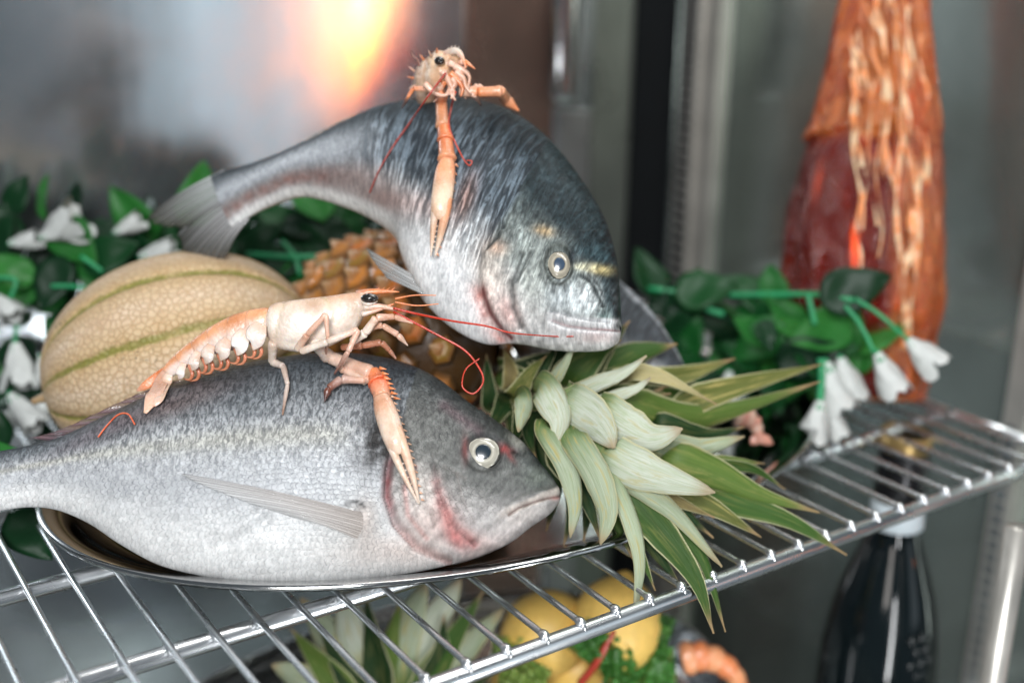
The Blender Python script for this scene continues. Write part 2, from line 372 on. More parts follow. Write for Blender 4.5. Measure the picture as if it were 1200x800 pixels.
# corner strips
def strip(name, label, cat_, px0, px1, mat, thick=.006, z0=-.6, z1=1.2, side='back', n_holes=0):
    if side == 'back': a = X(px0, 200, XB+thick)[1]; b = X(px1, 200, XB+thick)[1]; lo, hi = (XB, a, z0), (XB+thick, b, z1)
    else: a = Y(px0, 200, YE-thick)[0]; b = Y(px1, 200, YE-thick)[0]; lo, hi = (a, YE-thick, z0), (b, YE, z1)
    t = thing(name, label, cat_, ((lo[0]+hi[0])/2, (lo[1]+hi[1])/2, z0)); Bag().box(lo, hi).obj('strip', mat, t, smooth=False)
    return t, lo, hi
t, lo, hi = strip('wall_panel', 'added brown panel imitating a warm reflection on the back wall, left of the bright upright bar', 'panel', 545, 645, M_brown, .004)  # brown sheet stands in for a warm reflection in the steel
t, lo, hi = strip('wall_panel', 'grey green steel panel between the bright upright bar and the black gasket', 'panel', 692, 742, mat_plain('grey_green_steel', (.20, .215, .19), .3, .7, .0001, 8), .008)
t, lo, hi = strip('door_gasket', 'black rubber gasket strip standing upright in the rear corner of the cabinet', 'gasket', 740, 786, M_black, .014)
# bright upright bar with rounded lower end
a = X(668, 60, XB+.02); zb = X(668, 122, XB+.02)[2]
t = thing('wall_bar', 'bright polished steel upright bar with rounded lower end on the back wall', 'bar', (XB+.01, a[1], zb))
zz = np.array([zb, zb+.003, zb+.012, .5, .9]); Bag().tube([(XB+.012, a[1], z) for z in zz], [.004, .014, .0185, .0185, .0185], n=16, up=(1, 0, 0), rv=[.004, .007, .009, .009, .009]).obj('bar', M_bright, t)
t, lo, hi = strip('wall_trim', 'dull grey steel trim below the rounded end of the bright bar', 'trim', 655, 690, mat_plain('dull_grey_steel', (.33, .33, .33), .3, .8, .0001, 8), .006, -.6, zb-.01)
# slotted shelf pilasters: each slot is a small plate
def pilaster(label, lo, hi, axis, zs, mat=M_beige):
    t = thing('slotted_pilaster', label, 'shelf pilaster', ((lo[0]+hi[0])/2, (lo[1]+hi[1])/2, lo[2]))
    Bag().box(lo, hi).obj('channel', mat, t, smooth=False); first = None
    for z in zs:
        if first is None:
            b = Bag(); c = (np.array(lo)+np.array(hi))/2; e = .0015
            if axis == 'y': L, H = (lo[0]+.004, lo[1]-e, z-.004), (hi[0]-.004, lo[1]+.001, z+.004)
            else: L, H = (hi[0]-.001, lo[1]+.004, z-.004), (hi[0]+e, hi[1]-.004, z+.004)
            first = b.box(L, H).obj('slot', M_bright, t, smooth=False); z0 = z
        else:
            o = first.copy(); COL.objects.link(o); o.location = first.location+Vector((0, 0, z-z0))
    return t
a = Y(790, 200, YE-.014)[0]; b = Y(811, 200, YE-.014)[0]
pilaster('grey slotted shelf pilaster beside the black gasket in the rear corner', (a, YE-.014, -.6), (b, YE, 1.2), 'y', np.arange(-.06, .62, .0125))
t, lo, hi = strip('corner_trim', 'pale flat steel trim along the right side of the slotted rear pilaster', 'trim', 813, 832, M_beige, .010, side='end')

# ------------------------------------------------------------------ wire shelf
def wire_shelf(label, z, x0, x1, y0, y1, rails, step=.0246, yph=0.):
    t = thing('wire_shelf', label, 'shelf', (x0, y0, z))
    r = .0019; rr = .0052; zr = z-r; zl = z-2*r-rr+.0008
    for x in rails:
        Bag().tube([(x, y, zl) for y in np.linspace(y0, y1, 12)], rr, n=14, up=(0, 0, 1)).obj('rail', M_wire, t)
    Bag().tube([(x, y1, zl+.0005) for x in np.linspace(x1-.0, x0, 8)], .0042, n=12).obj('end_rail', M_wire, t)
    P = [(x1, 0, zr), (x1+.05, 0, zr), (x0-.03, 0, zr), (x0-.004, 0, zr), (x0+.0015, 0, zr-.001), (x0+.0035, 0, zr-.0035)]
    first = None; k = 0; y = y0+yph
    while y < y1-.004:
        if first is None:
            first = Bag().tube(np.array(P)+np.array([0, y, 0]), [r, r, r, r, r, r*.7], n=10, up=(0, 1, 0)).obj('rod', M_wire, t); yy = y
            nub = Bag().ell((x0-.001, y, zr+.0002), np.diag([.0042, .0030, .0024])).obj('weld', M_wire, t)
        else:
            for f in (first, nub):
                o = f.copy(); COL.objects.link(o); o.location = f.location+Vector((0, y-yy, 0))
        y += step; k += 1
    return t
S = .34
ST = .0724*S
Y0 = .310*S - 6*ST
wire_shelf('chrome wire shelf under the big oval fish platter', 0, -1.300*S, -.98, Y0, 2.406*S, [-1.300*S, -1.596*S, -1.912*S, -.76, -.98], ST)

# ------------------------------------------------------------------ platter
def platter(name, label, c, ax, ay, z, mat, rim=.020, rot=0):
    t = thing(name, label, 'platter', (c[0], c[1], z))
    prof = [(0, .003), (.5, .003), (.80, .0032), (.865, .0055), (.90, .011), (.925, .0155), (.955, .0185), (.985, rim), (1.0, rim+.0004), (1.006, rim-.0012), (1.002, rim-.003),
            (.985, rim-.0022), (.95, .0165), (.92, .0135), (.895, .009), (.86, .0036), (.80, .0012), (.5, .0012), (0, .0012)]
    n = 160; V = []; cr, sr = math.cos(rot), math.sin(rot)
    for f, h in prof:
        f = max(f, 1e-4)
        for k in range(n):
            a_ = k/n*2*math.pi
            # rim keeps the same width all round
            q = (1-f)*min(ax, ay)
            x, y = (ax-q)*math.cos(a_), (ay-q)*math.sin(a_)
            if f < .5: x, y = ax*f*math.cos(a_), ay*f*math.sin(a_)
            V.append((c[0]+x*cr-y*sr, c[1]+x*sr+y*cr, z+h))
    Fc = grid_faces(len(prof), n, True)
    obj('dish', V, Fc, mat, t); return t
TC = (-.673, .424); TA, TB = .200, .300
platter('serving_platter', 'big oval stainless steel platter on the wire shelf, carrying the fish and fruit', TC, TA, TB, 0.0, M_tray)

# ------------------------------------------------------------------ fish
def fish(name, label, pl, st, feat, ns=440, nt=230, scale_m=.0033, parent_loc=None, exps=(2.1, .60)):
    """st rows: top px,py, bottom px,py, half width mm.  feat(Q, t, s) -> dict of disp, col, aux"""
    st = np.array(st, float); m_ = len(st)
    Tw = np.array([hitp(a[0], a[1], pl) for a in st]); Bw = np.array([hitp(a[2], a[3], pl) for a in st])
    k = 8*m_; Tc, Bc, Wc = cat(Tw, k), cat(Bw, k), cat(st[:, 4]/1000, k)[:, 0]
    mid = (Tc+Bc)/2; s = np.r_[0, np.cumsum(np.linalg.norm(np.diff(mid, axis=0), axis=1))]; L = s[-1]
    u = np.linspace(0, 1, ns); S_ = L*u
    S_[:12] = L*u[12]*(1-np.cos(np.linspace(0, math.pi/2, 13)[:12]))          # finer at the snout
    g = lambda A: np.stack([np.interp(S_, s, A[:, i]) for i in range(3)], 1)
    Tc, Bc, Wc = g(Tc), g(Bc), np.interp(S_, s, Wc)
    a = np.arange(nt)/nt*2*math.pi; t = np.cos(a); sd = np.sin(a)
    w_ = np.sign(sd)*(np.maximum(0, 1-np.abs(t)**exps[0]))**exps[1]
    n = pl[1]
    V = (Tc+Bc)[:, None]/2+(Tc-Bc)[:, None]/2*t[None, :, None]+n[None, None]*(Wc[:, None]*w_[None])[..., None]
    Vn = (Tc+Bc)[:, None]/2+(Tc-Bc)[:, None]/2*t[None, :, None]+n[None, None]*(Wc[:, None]*np.abs(w_)[None])[..., None]
    V = V.reshape(-1, 3); Vn = Vn.reshape(-1, 3); px, py, _ = proj(Vn); Q = np.stack([px, py], 1)
    tt = np.tile(t, ns); ss = np.repeat(S_, nt); H = np.repeat(np.linalg.norm(Tc-Bc, axis=1)/2, nt)
    f = feat(Q, tt, ss/L); sg = np.tile(np.sign(sd), ns)*np.tile(np.clip(np.abs(sd)*3, 0, 1), ns)
    V = V+n[None]*(f['disp']*sg)[:, None]
    vv = np.tile(np.where(a > math.pi, a-2*math.pi, a), ns)
    uv = np.stack([ss/scale_m, tt*H/(scale_m*.92)+np.where(sg < 0, 400, 0)], 1)
    root = thing(name, label, 'fish', parent_loc if parent_loc is not None else V.mean(0))
    Fc = grid_faces(ns, nt, True)
    Fc = np.vstack([Fc])
    body = obj('body', V, Fc, M_fish, root, f['col'], f['aux'], uv)
    near = np.tile(sd > -.02, ns)
    return root, V[near], n
def lerp(a, b, f): f = np.asarray(f)[:, None]; return np.asarray(a)*(1-f)+np.asarray(b)*f
def surf_depth(Vn):
    px, py, z = proj(Vn)
    def fn(x, y):
        d = (px-x)**2+(py-y)**2; i = np.argpartition(d, 12)[:12]
        if d[i].min() > 60: return None
        return float(z[i].min())
    return fn
def fin(name, base, tip, parent, n, nrays=16, nv=14, colb=(.3, .3, .3), colt=(.4, .4, .4), corr=.0003, thick=.0005, bulge=0., jag=.03, origin=None):
    """ruled fin between a base and a tip polyline (world points)"""
    nu = nrays*5+1; base = np.asarray(base); tip = np.asarray(tip); uw = np.linspace(0, nrays, nu); uw = uw+.22*np.sin(uw*2.3+len(name))*1.; B_ = cat(base, nu); T_ = cat(tip, nu); u = np.linspace(0, nrays, nu); v = np.linspace(0, 1, nv)
    fr = np.abs(u % 1-.5)*2; jg = 1-jag*fr-jag*.6*rng.random(nu)
    V = B_[:, None]+(T_-B_)[:, None]*(v[None, :, None]*jg[:, None, None])
    off = corr*np.cos(uw*2*math.pi)[:, None]*(.4+.6*v)[None]+bulge*np.sin(v*math.pi)[None]
    V = V+np.asarray(n)[None, None]*off[..., None]
    V1 = V.reshape(-1, 3); V2 = V1-np.asarray(n)*thick
    F1 = grid_faces(nu, nv); F2 = F1[:, ::-1]+len(V1)
    ring = [i*nv for i in range(nu)]+[(nu-1)*nv+j for j in range(1, nv)]+[i*nv+nv-1 for i in range(nu-2, -1, -1)]+[j for j in range(nv-2, 0, -1)]
    F3 = np.array([[ring[k], ring[(k+1) % len(ring)], ring[(k+1) % len(ring)]+len(V1), ring[k]+len(V1)] for k in range(len(ring))])
    c = lerp(colb, colt, np.tile(v, nu)); uv = np.stack([np.repeat(uw, nv), np.tile(v, nu)], 1)
    return obj(name, np.vstack([V1, V2]), np.vstack([F1, F2, F3]), M_fin, parent, np.vstack([c, c]), uv=np.vstack([uv, uv]))
def fish_eye(c, n, up, rx, ry, parent, iris=(.62, .58, .47), pupil=(.02, .035, .06), rim=(.05, .05, .045), pr=.46, bulge=.42):
    n = nrm(n); up = nrm(up-(np.dot(up, n))*n); sdv = np.cross(up, n); nr, na = 26, 48
    V = []; C = []
    for i in range(nr):
        r = i/(nr-1); h = math.sqrt(max(0, 1-r*r))*bulge*ry*1.0
        for j in range(na):
            a = j/na*2*math.pi
            V.append(c+sdv*rx*r*math.cos(a)+up*ry*r*math.sin(a)+n*(h-(.25*ry if r > .98 else 0)))
            q = iris
            if r > .62: q = tuple(x*.78 for x in iris)
            if .74 < r < .80: q = tuple(x*.7 for x in iris)
            if r > .84: q = tuple(x*1.12 for x in iris)
            if r > .90+.03*math.sin(3*a): q = rim
            if r < pr+.05: q = tuple(x*.55 for x in iris)
            C.append(q)
    e = obj('eye', V, grid_faces(nr, na, True), M_eye, parent, C)
    V = []
    for i in range(12):
        r = i/11*pr; h = math.sqrt(max(0, 1-r*r))*bulge*ry+.00025
        if i == 11: h -= .0006
        for j in range(na):
            a = j/na*2*math.pi; V.append(c+sdv*rx*r*math.cos(a)+up*ry*r*math.sin(a)+n*h)
    obj('pupil', V, grid_faces(12, na, True), M_eye, e, pupil)
    return e

# --- front fish, leaning back on the platter
pl1 = plane3(Z(0, 585, .052), Z(600, 628, .030), D(400, 414, .712))
st1 = [(656, 576, 656.5, 583, 1.5), (652, 568, 654, 590, 6), (644, 557, 644, 602, 11), (630, 540, 622, 617, 16), (612, 519, 598, 635, 20), (585, 497, 560, 652, 25), (547, 471, 520, 663, 29.5), (510, 443, 480, 671, 32.5),
       (472, 426, 440, 677, 34), (430, 417, 397, 682, 35), (380, 415, 345, 684, 35), (330, 420, 290, 682, 34), (272, 430, 235, 674, 31), (224, 444, 185, 661, 27), (170, 466, 140, 637, 22),
       (120, 490, 104, 613, 17.5), (75, 511, 66, 597, 13.5), (35, 522, 30, 594, 11), (-10, 530, -12, 600, 9.5), (-50, 530, -52, 604, 6)]
def feat1(Q, t, s):
    n_ = len(Q); x, y = Q[:, 0], Q[:, 1]; nz = vnoise(Q/26, 1); nf = vnoise(Q/8, 2); n3 = vnoise(Q/3.2, 5, 2); d = np.zeros(n_)
    back, mid_, low, bel = np.array((.022, .027, .033)), np.array((.115, .125, .135)), np.array((.40, .41, .425)), np.array((.66, .66, .655))
    tn = t+nz*.07
    col = lerp(bel, low, sstep(-.85, -.35, tn)); col = lerp(col, low*.82, sstep(-.35, .22, tn)); 
    col = col*(1-sstep(.02, .50, tn))[:, None]+mid_*sstep(.02, .50, tn)[:, None]; col = col*(1-sstep(.45, .86, tn))[:, None]+back*sstep(.45, .86, tn)[:, None]
    # head
    G = [(474, 478), (462, 515), (455, 548), (453, 580), (463, 612), (488, 640), (525, 658), (560, 668)]
    dg, sg = pdist(Q, G); sd = dg*-sg
    head = sstep(-2, 6, sd)*(x > 380)
    hc = lerp((.40, .38, .37), (.13, .132, .126), sstep(-.75, -.1, t+nz*.1)); hc = hc*(1-sstep(.15, .85, t))[:, None]+np.array((.040, .045, .046))*sstep(.15, .85, t)[:, None]
    col = lerp(np.zeros(3), np.ones(3), np.zeros(n_))+col*(1-head)[:, None]+hc*head[:, None]
    def tint(c, m_): nonlocal col; m_ = np.clip(m_, 0, 1)[:, None]; col = col*(1-m_)+np.array(c)*m_
    tint((.08, .10, .095), .5*blob(Q, 632, 560, 26, 16, .6))
    tint((.16, .18, .15), .5*blob(Q, 628, 560, 14, 10))
    tint((.12, .12, .115), .55*blob(Q, 540, 500, 40, 22, .5)); tint((.36, .35, .31), .75*blob(Q, 606, 516, 12, 7, .7))
    tint((.62, .55, .50), .85*sstep(8, 2, np.abs((y-593)+(x-622)*.42+4))*sstep(575, 600, x)*sstep(662, 650, x))     # pale lips
    tint((.55, .50, .47), .8*blob(Q, 612, 606, 26, 9, -.42)); tint((.60, .52, .50), .7*blob(Q, 575, 640, 45, 12, -.5))
    tint((.48, .25, .22), .55*blob(Q, 545, 632, 28, 12, .25)); tint((.45, .10, .10), .75*blob(Q, 532, 628, 20, 8, .9)); tint((.42, .13, .13), .6*blob(Q, 522, 600, 6, 26, -.3))
    tint((.55, .42, .38), .55*blob(Q, 500, 610, 26, 34)); tint((.62, .58, .54), .6*blob(Q, 492, 575, 18, 26)); tint((.60, .50, .46), .6*blob(Q, 470, 645, 40, 14, .3))
    d1, s1 = pdist(Q, [(508, 545), (512, 575), (521, 600), (536, 622), (556, 640)])
    tint((.36, .11, .11), .62*np.exp(-(d1/6)**2)*(.55+.7*nf)*sstep(548, 575, y)); tint((.08, .05, .05), .55*np.exp(-(d1/1.6)**2)); tint((.46, .20, .18), .45*blob(Q, 528, 612, 14, 24, -.5)*(.8+.4*nf)); d += -.0011*np.exp(-(d1/3)**2)+.0012*np.exp(-((d1-7)/6)**2)*(s1 < 0)
    d15, s15 = pdist(Q, [(548, 545), (556, 575), (572, 600), (584, 612)]); d += .0009*np.exp(-(d15/8)**2)
    # gill edge: raised cover, red slit behind it
    cover = sstep(0, 7, sd)*np.exp(-np.clip(sd, 0, 999)/60); d += .0026*cover*(x > 400)*(y > 480)
    gl = np.exp(-(sd/5)**2)*(y > 500)*(x < 530); d += -.0022*np.exp(-((sd+2)/3.5)**2)*(y > 500)
    tint((.36, .07, .07), gl*sstep(520, 545, y)*sstep(625, 575, y)*(.75+.4*nf)*.85); tint((.03, .012, .012), .8*np.exp(-((sd+3)/1.6)**2)*(y > 505)*(y < 640)*(x < 530)); tint((.45, .22, .20), gl*sstep(590, 630, y)*.6)
    d2, s2 = pdist(Q, [(486, 548), (474, 572), (478, 604), (500, 632)]); tint((.42, .20, .18), .55*np.exp(-(d2/3)**2)); d += -.0008*np.exp(-(d2/2.5)**2)
    dark = blob(Q, 444, 515, 24, 36, .25)*(.75+.5*nf)*sstep(480, 462, x); tint((.022, .020, .019), .95*np.clip(dark*1.5, 0, 1)*sstep(-.45, .15, nf+.35))
    tint((.25, .25, .24), .5*blob(Q, 415, 610, 40, 40))
    col = col*(1+.28*head*n3)[:, None]; d += head*n3*.00018
    for pts in ([(520, 548), (532, 552), (546, 562)], [(470, 560), (484, 580), (490, 606)], [(498, 560), (500, 590), (510, 618)], [(535, 556), (542, 585), (556, 612)], [(478, 640), (505, 650), (530, 656)]):
        dd, _ = pdist(Q, pts); d += -.0006*np.exp(-(dd/2)**2); tint((.13, .10, .09), .35*np.exp(-(dd/1.6)**2))
    # mouth
    mth = [(657, 580), (641, 583), (624, 588), (608, 594), (597, 602)]
    dm, sm = pdist(Q, mth); d += -.0020*np.exp(-(dm/2.4)**2)+.0011*np.exp(-((dm-7)/4)**2); tint((.12, .07, .06), .75*np.exp(-(dm/1.7)**2))
    dm2, _ = pdist(Q, [(650, 568), (630, 573), (610, 581), (594, 592)]); d += -.0010*np.exp(-(dm2/2.5)**2); tint((.11, .11, .10), .5*np.exp(-(dm2/2.5)**2))
    tint((.40, .10, .09), .6*blob(Q, 652, 584, 6, 3))
    # eye socket and nostril
    de = np.hypot(x-566, (y-531)*1.05); d += -.0022*sstep(24, 19, de)+.0010*np.exp(-((de-27)/4)**2)
    tint((.06, .062, .06), .85*np.exp(-((de-23)/4)**2)); tint((.34, .06, .06), .75*blob(Q, 591, 526, 9, 5, .3)*(.7+.5*nf)); tint((.22, .05, .05), .7*blob(Q, 597, 534, 9, 3, .9)); tint((.3, .08, .08), .5*blob(Q, 545, 527, 4, 14))
    d += -.0018*blob(Q, 603, 529, 3.4, 2.6); tint((.03, .02, .02), blob(Q, 603, 529, 3.2, 2.4))
    dn, _ = pdist(Q, [(520, 475), (548, 497), (560, 505)]); tint((.20, .12, .14), .35*np.exp(-(dn/6)**2))
    # body relief
    d += .0013*blob(Q, 356, 536, 5, 13)-.0016*np.exp(-(pdist(Q, [(262, 636), (285, 628), (312, 608)])[0]/6)**2)+.0014*np.exp(-(pdist(Q, [(258, 626), (280, 619), (305, 600)])[0]/7)**2)
    dl_, _ = pdist(Q, [(160, 492), (230, 487), (320, 478), (400, 484), (450, 498)]); tint((.10, .11, .115), .4*np.exp(-(dl_/2.2)**2)); d += .0004*np.exp(-(dl_/2)**2)
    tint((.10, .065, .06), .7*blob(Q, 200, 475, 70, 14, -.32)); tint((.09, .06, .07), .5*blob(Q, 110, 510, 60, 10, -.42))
    tint((.46, .38, .34), .45*blob(Q, 440, 650, 60, 18)); d += nz*.0009*sstep(0, -.9, t)+.0003*nf+.0030*blob(Q, 430, 612, 14, 24, .2); tint((.46, .38, .34), .6*blob(Q, 428, 612, 14, 26)); tint((.03, .03, .03), .9*np.exp(-(pdist(Q, [(405, 590), (418, 588), (427, 594)])[0]/2.2)**2))
    tint((.5, .42, .12), .12*np.exp(-((t-.05)/.1)**2)*sstep(430, 380, x))
    lip = sstep(588, 612, x)*sstep(16, 6, dm)
    aux = np.stack([np.where(head > .5, .95*sstep(26, 50, de)*sstep(600, 570, x)*sstep(-.8, -.4, t)+.9*sstep(.4, .7, t)*sstep(545, 500, x), 1.)*(1-lip)*(.55+.45*sstep(-1, -.35, t)), (1-head*.6)*(.12+.88*sstep(-.45, .3, t))*(1-lip), .10*sstep(.1, .8, t)], 1)
    return dict(disp=d, col=np.clip(col, .005, .9), aux=aux)
f1, V1n, n1 = fish('sea_bream', 'whole silver sea bream lying in front on the platter rim, under the long langoustine', pl1, st1, feat1)
sd1 = surf_depth(V1n)
def S1(x, y, off=.001):
    d = sd1(x, y)
    return D(x, y, (d if d is not None else proj(hitp(x, y, pl1))[2])-off)
upv = nrm(hitp(400, 415, pl1)-hitp(400, 678, pl1)); alg = nrm(hitp(0, 560, pl1)-hitp(600, 560, pl1))
e_c = S1(566, 531, -.0012); fish_eye(e_c, nrm(n1*.9-FW*.35), upv, .0101, .0099, f1, (.47, .45, .38), (.012, .024, .036))
fin('pectoral_fin', [S1(424, 600, -.0006), S1(428, 606, -.0004), S1(428, 616, -.0004), S1(420, 632, -.0006)], [S1(207, 553, .0006), S1(222, 562, .0022), S1(280, 585, .003), S1(345, 606, .0025)], f1, n1, 22, 30, (.56, .50, .46), (.70, .71, .72), .0003, .0004, .004)
tv = hitp(224, 440, pl1)
fin('dorsal_fin', [hitp(x, y, pl1) for x, y in ((238, 444), (200, 457), (150, 478), (100, 502), (62, 517))], [hitp(x, y, pl1) for x, y in ((200, 446), (168, 458), (118, 481), (70, 503), (34, 513))], f1, n1, 11, 8, (.05, .02, .035), (.16, .09, .10), .0006, .0006)
fin('tail_fin', [hitp(x, y, pl1) for x, y in ((-48, 533), (-46, 568), (-50, 604))], [hitp(x, y, pl1) for x, y in ((-190, 455), (-120, 570), (-190, 690))], f1, n1, 18, 14, (.25, .25, .26), (.10, .10, .11), .0006, .0006)

# --- upper fish, arched over the pineapple
pl2 = plane3(D(728, 390, .688), D(500, 330, .728), D(540, 117, .762))
st2 = [(727, 382, 727, 390, 2), (727, 366, 722, 401, 9), (726, 340, 707, 409, 15), (722, 300, 680, 411, 21), (708, 254, 645, 409, 26), (683, 212, 607, 402, 30), (652, 172, 566, 402, 32), (618, 142, 524, 380, 34),
       (580, 123, 492, 346, 34.5), (540, 117, 474, 308, 33), (500, 118, 464, 280, 31), (455, 124, 440, 260, 26), (410, 142, 405, 243, 21), (360, 168, 355, 230, 16), (307, 189, 316, 241, 12), (268, 199, 287, 257, 9), (248, 206, 272, 266, 6)]
def feat2(Q, t, s):
    n_ = len(Q); x, y = Q[:, 0], Q[:, 1]; nz = vnoise(Q/24, 11); nf = vnoise(Q/7, 12); n3 = vnoise(Q/3, 15, 2); d = np.zeros(n_)
    back, mid_, low, bel = np.array((.012, .017, .021)), np.array((.052, .064, .075)), np.array((.20, .195, .19)), np.array((.60, .60, .60))
    tn = t+nz*.10
    col = lerp(bel, low, sstep(-.98, -.55, tn)); m_ = sstep(-.55, -.05, tn)[:, None]; col = col*(1-m_)+mid_*m_; m_ = sstep(.25, .8, tn)[:, None]; col = col*(1-m_)+back*m_
    def tint(c, m_): nonlocal col; m_ = np.clip(m_, 0, 1)[:, None]; col = col*(1-m_)+np.array(c)*m_
    body = sstep(590, 540, x)
    # tail stalk: bright silver stripe above, reddish below
    tint((.50, .52, .55), .75*np.exp(-((t-.05)/.38)**2)*sstep(470, 380, x)); tint((.20, .10, .085), .8*np.exp(-((t+.62)/.26)**2)*sstep(470, 400, x)*(.7+.4*nf))
    tint((.22, .12, .10), .75*blob(Q, 455, 235, 40, 16, .35)); tint((.20, .11, .09), .6*blob(Q, 500, 245, 30, 14, .3))
    tint((.24, .20, .19), .8*blob(Q, 420, 215, 30, 18)); tint((.62, .62, .61), .95*sstep(-.75, -.95, t)*sstep(500, 460, x))
    # belly
    tint((.86, .86, .86), 1.4*blob(Q, 507, 333, 42, 62, -.4)); tint((.78, .78, .78), 1.1*blob(Q, 545, 375, 34, 40)); tint((.48, .50, .51), .5*blob(Q, 520, 330, 10, 34, -.3))
    # head
    G = [(606, 226), (585, 262), (566, 292), (560, 322), (566, 352), (582, 380), (600, 400)]
    dg, sg = pdist(Q, G); sd = dg*-sg; head = sstep(-2, 8, sd)
    hc = lerp((.50, .49, .48), (.17, .19, .18), sstep(-.85, -.3, t+.15*nz)); mm = sstep(-.05, .4, t+.1*nz)[:, None]; hc = hc*(1-mm)+np.array((.012, .020, .023))*mm
    col = col*(1-head)[:, None]+hc*head[:, None]
    tint((.52, .44, .38), .75*blob(Q, 575, 330, 17, 42, -.15)); tint((.62, .56, .52), .65*blob(Q, 592, 356, 17, 34, -.3)); tint((.60, .34, .31), .65*blob(Q, 597, 368, 12, 20, -.4)); tint((.42, .26, .18), .65*blob(Q, 583, 292, 12, 9))
    tint((.36, .38, .35), .6*blob(Q, 622, 330, 17, 40)); tint((.58, .61, .62), .65*blob(Q, 680, 352, 26, 18)); tint((.45, .49, .50), .6*blob(Q, 655, 350, 14, 22))
    tint((.36, .25, .13), .85*blob(Q, 637, 271, 11, 6, .3))
    # gold brow band
    tint((.62, .50, .22), .9*blob(Q, 704, 316, 12, 5.5, .15)*(.7+.5*nf)); tint((.55, .52, .36), .75*blob(Q, 684, 313, 13, 4.5, .05)); tint((.025, .045, .052), .9*blob(Q, 694, 298, 24, 9, .2))
    tint((.025, .04, .045), .85*blob(Q, 712, 352, 7, 26, -.1)); tint((.06, .09, .085), .85*blob(Q, 707, 372, 8, 10))
    tint((.02, .028, .03), .9*blob(Q, 617, 248, 17, 20, .5)*(.7+.6*nf)); tint((.03, .035, .035), .5*blob(Q, 596, 272, 12, 10)); tint((.02, .03, .034), .5*blob(Q, 655, 215, 26, 40, -.5))
    tint((.46, .48, .49), .55*blob(Q, 548, 272, 16, 24, .5)*(.6+.6*nf)); tint((.20, .11, .085), .6*blob(Q, 545, 235, 10, 30, .3))  # silver highlight painted into the skin, then a reddish stain
    tint((.55, .57, .58), .65*sstep(.90, .985, t)*sstep(300, 230, 2*y-560+220)*0)
    # gill slit
    gm = [(556, 318), (562, 350), (574, 378), (588, 398)]
    d0, s0 = pdist(Q, gm); tint((.46, .19, .16), .85*np.exp(-(d0/11)**2)*(.75+.5*nf)*sstep(322, 345, y)); tint((.14, .03, .03), .95*np.exp(-(pdist(Q, [(566, 340), (574, 365), (590, 388), (600, 396)])[0]/3)**2))
    d += .0034*sstep(-1, 8, sd)*np.exp(-np.clip(sd, 0, 999)/55)*(y > 270)-.004*np.exp(-(d0/7)**2)*sstep(330, 345, y)
    for pts, wd, am, dk in (([(612, 300), (600, 335), (602, 362), (612, 385)], 3.5, -.0014, .6), ([(622, 296), (606, 330)], 2.5, -.0012, .6), ([(648, 335), (652, 352), (648, 372)], 2.6, -.0008, .35), ([(664, 335), (663, 360), (667, 374)], 2.6, -.0007, .3), ([(590, 262), (583, 280), (572, 292)], 3, -.0018, .7),
                            ([(680, 322), (692, 330), (700, 345), (706, 358)], 2.6, -.0016, .8), ([(690, 322), (702, 335), (708, 350)], 2.0, -.001, .6)):
        dd, _ = pdist(Q, pts); d += am*np.exp(-(dd/wd)**2)-am*.6*np.exp(-((dd-wd*2)/wd)**2); tint((.035, .04, .04), 1.25*dk*np.exp(-(dd/wd)**2))
    col = col*(1+.30*head*n3)[:, None]; d += head*n3*.00016
    # mouth
    mth = [(730, 388), (712, 386), (690, 385), (665, 382), (648, 376)]; dm, _ = pdist(Q, mth)
    tint((.56, .55, .55), .8*sstep(15, 9, np.hypot((dm), 0))*sstep(633, 650, x)*(y > 366)); d += -.0020*np.exp(-(dm/1.8)**2)+.0012*np.exp(-((dm-7)/4)**2); tint((.16, .06, .06), .7*np.exp(-(dm/1.5)**2))
    tint((.60, .42, .40), .5*blob(Q, 700, 396, 22, 6)); tint((.05, .05, .05), .8*blob(Q, 724, 383, 5, 4))
    dm2, _ = pdist(Q, [(716, 378), (690, 375), (660, 368), (645, 366)]); d += -.0012*np.exp(-(dm2/2)**2); tint((.15, .16, .17), .55*np.exp(-(dm2/1.8)**2))
    # eye socket; the shadow at its upper right is painted into the colour
    de = np.hypot((x-655)/13.5, (y-311)/19.5); d += -.0030*sstep(1.15, .85, de)+.0016*np.exp(-((de-1.35)/.22)**2); tint((.04, .045, .04), .85*np.exp(-((de-1.2)/.2)**2)); tint((.01, .015, .02), .9*blob(Q, 671, 303, 7, 11))
    # crease of the pectoral root and long folds of skin
    for k in range(9):
        x0 = 470+k*17+rng.random()*6; pts = [(x0+18, 138+abs(k-4)*4), (x0+2, 170+k*3), (x0-6, 210+k*4), (x0-2, 250+k*3)]; dd, _ = pdist(Q, pts); d += .0009*np.exp(-(dd/4.5)**2)*sstep(.97, .7, t)
    d += nz*.0006+nf*.0002
    aux = np.stack([(.35+.35*sstep(450, 400, x))*(1-head*.6)*sstep(-.95, -.6, t), .35+.4*head*sstep(-.5, 0, t), (1-head*.70)*sstep(400, 460, x)*sstep(-.75, -.2, t)*(1-np.clip(1.3*blob(Q, 510, 335, 45, 62, -.4)+1.2*blob(Q, 548, 375, 34, 36), 0, 1))], 1)
    return dict(disp=d, col=np.clip(col, .005, .9), aux=aux)
f2, V2n, n2 = fish('sea_bream', 'dark backed sea bream arched over the pineapple with its head to the right', pl2, st2, feat2, scale_m=.0034)
sd2 = surf_depth(V2n)
def S2(x, y, off=.001):
    d = sd2(x, y)
    return D(x, y, (d if d is not None else proj(hitp(x, y, pl2))[2])-off)
fish_eye(S2(655, 311, -.0012), nrm(n2*.8-FW*.4+RT*.25), UP, .0073, .0089, f2, (.42, .38, .30), (.035, .06, .10), pr=.46)
H2 = lambda x, y, o=0: hitp(x, y, pl2)+n2*o
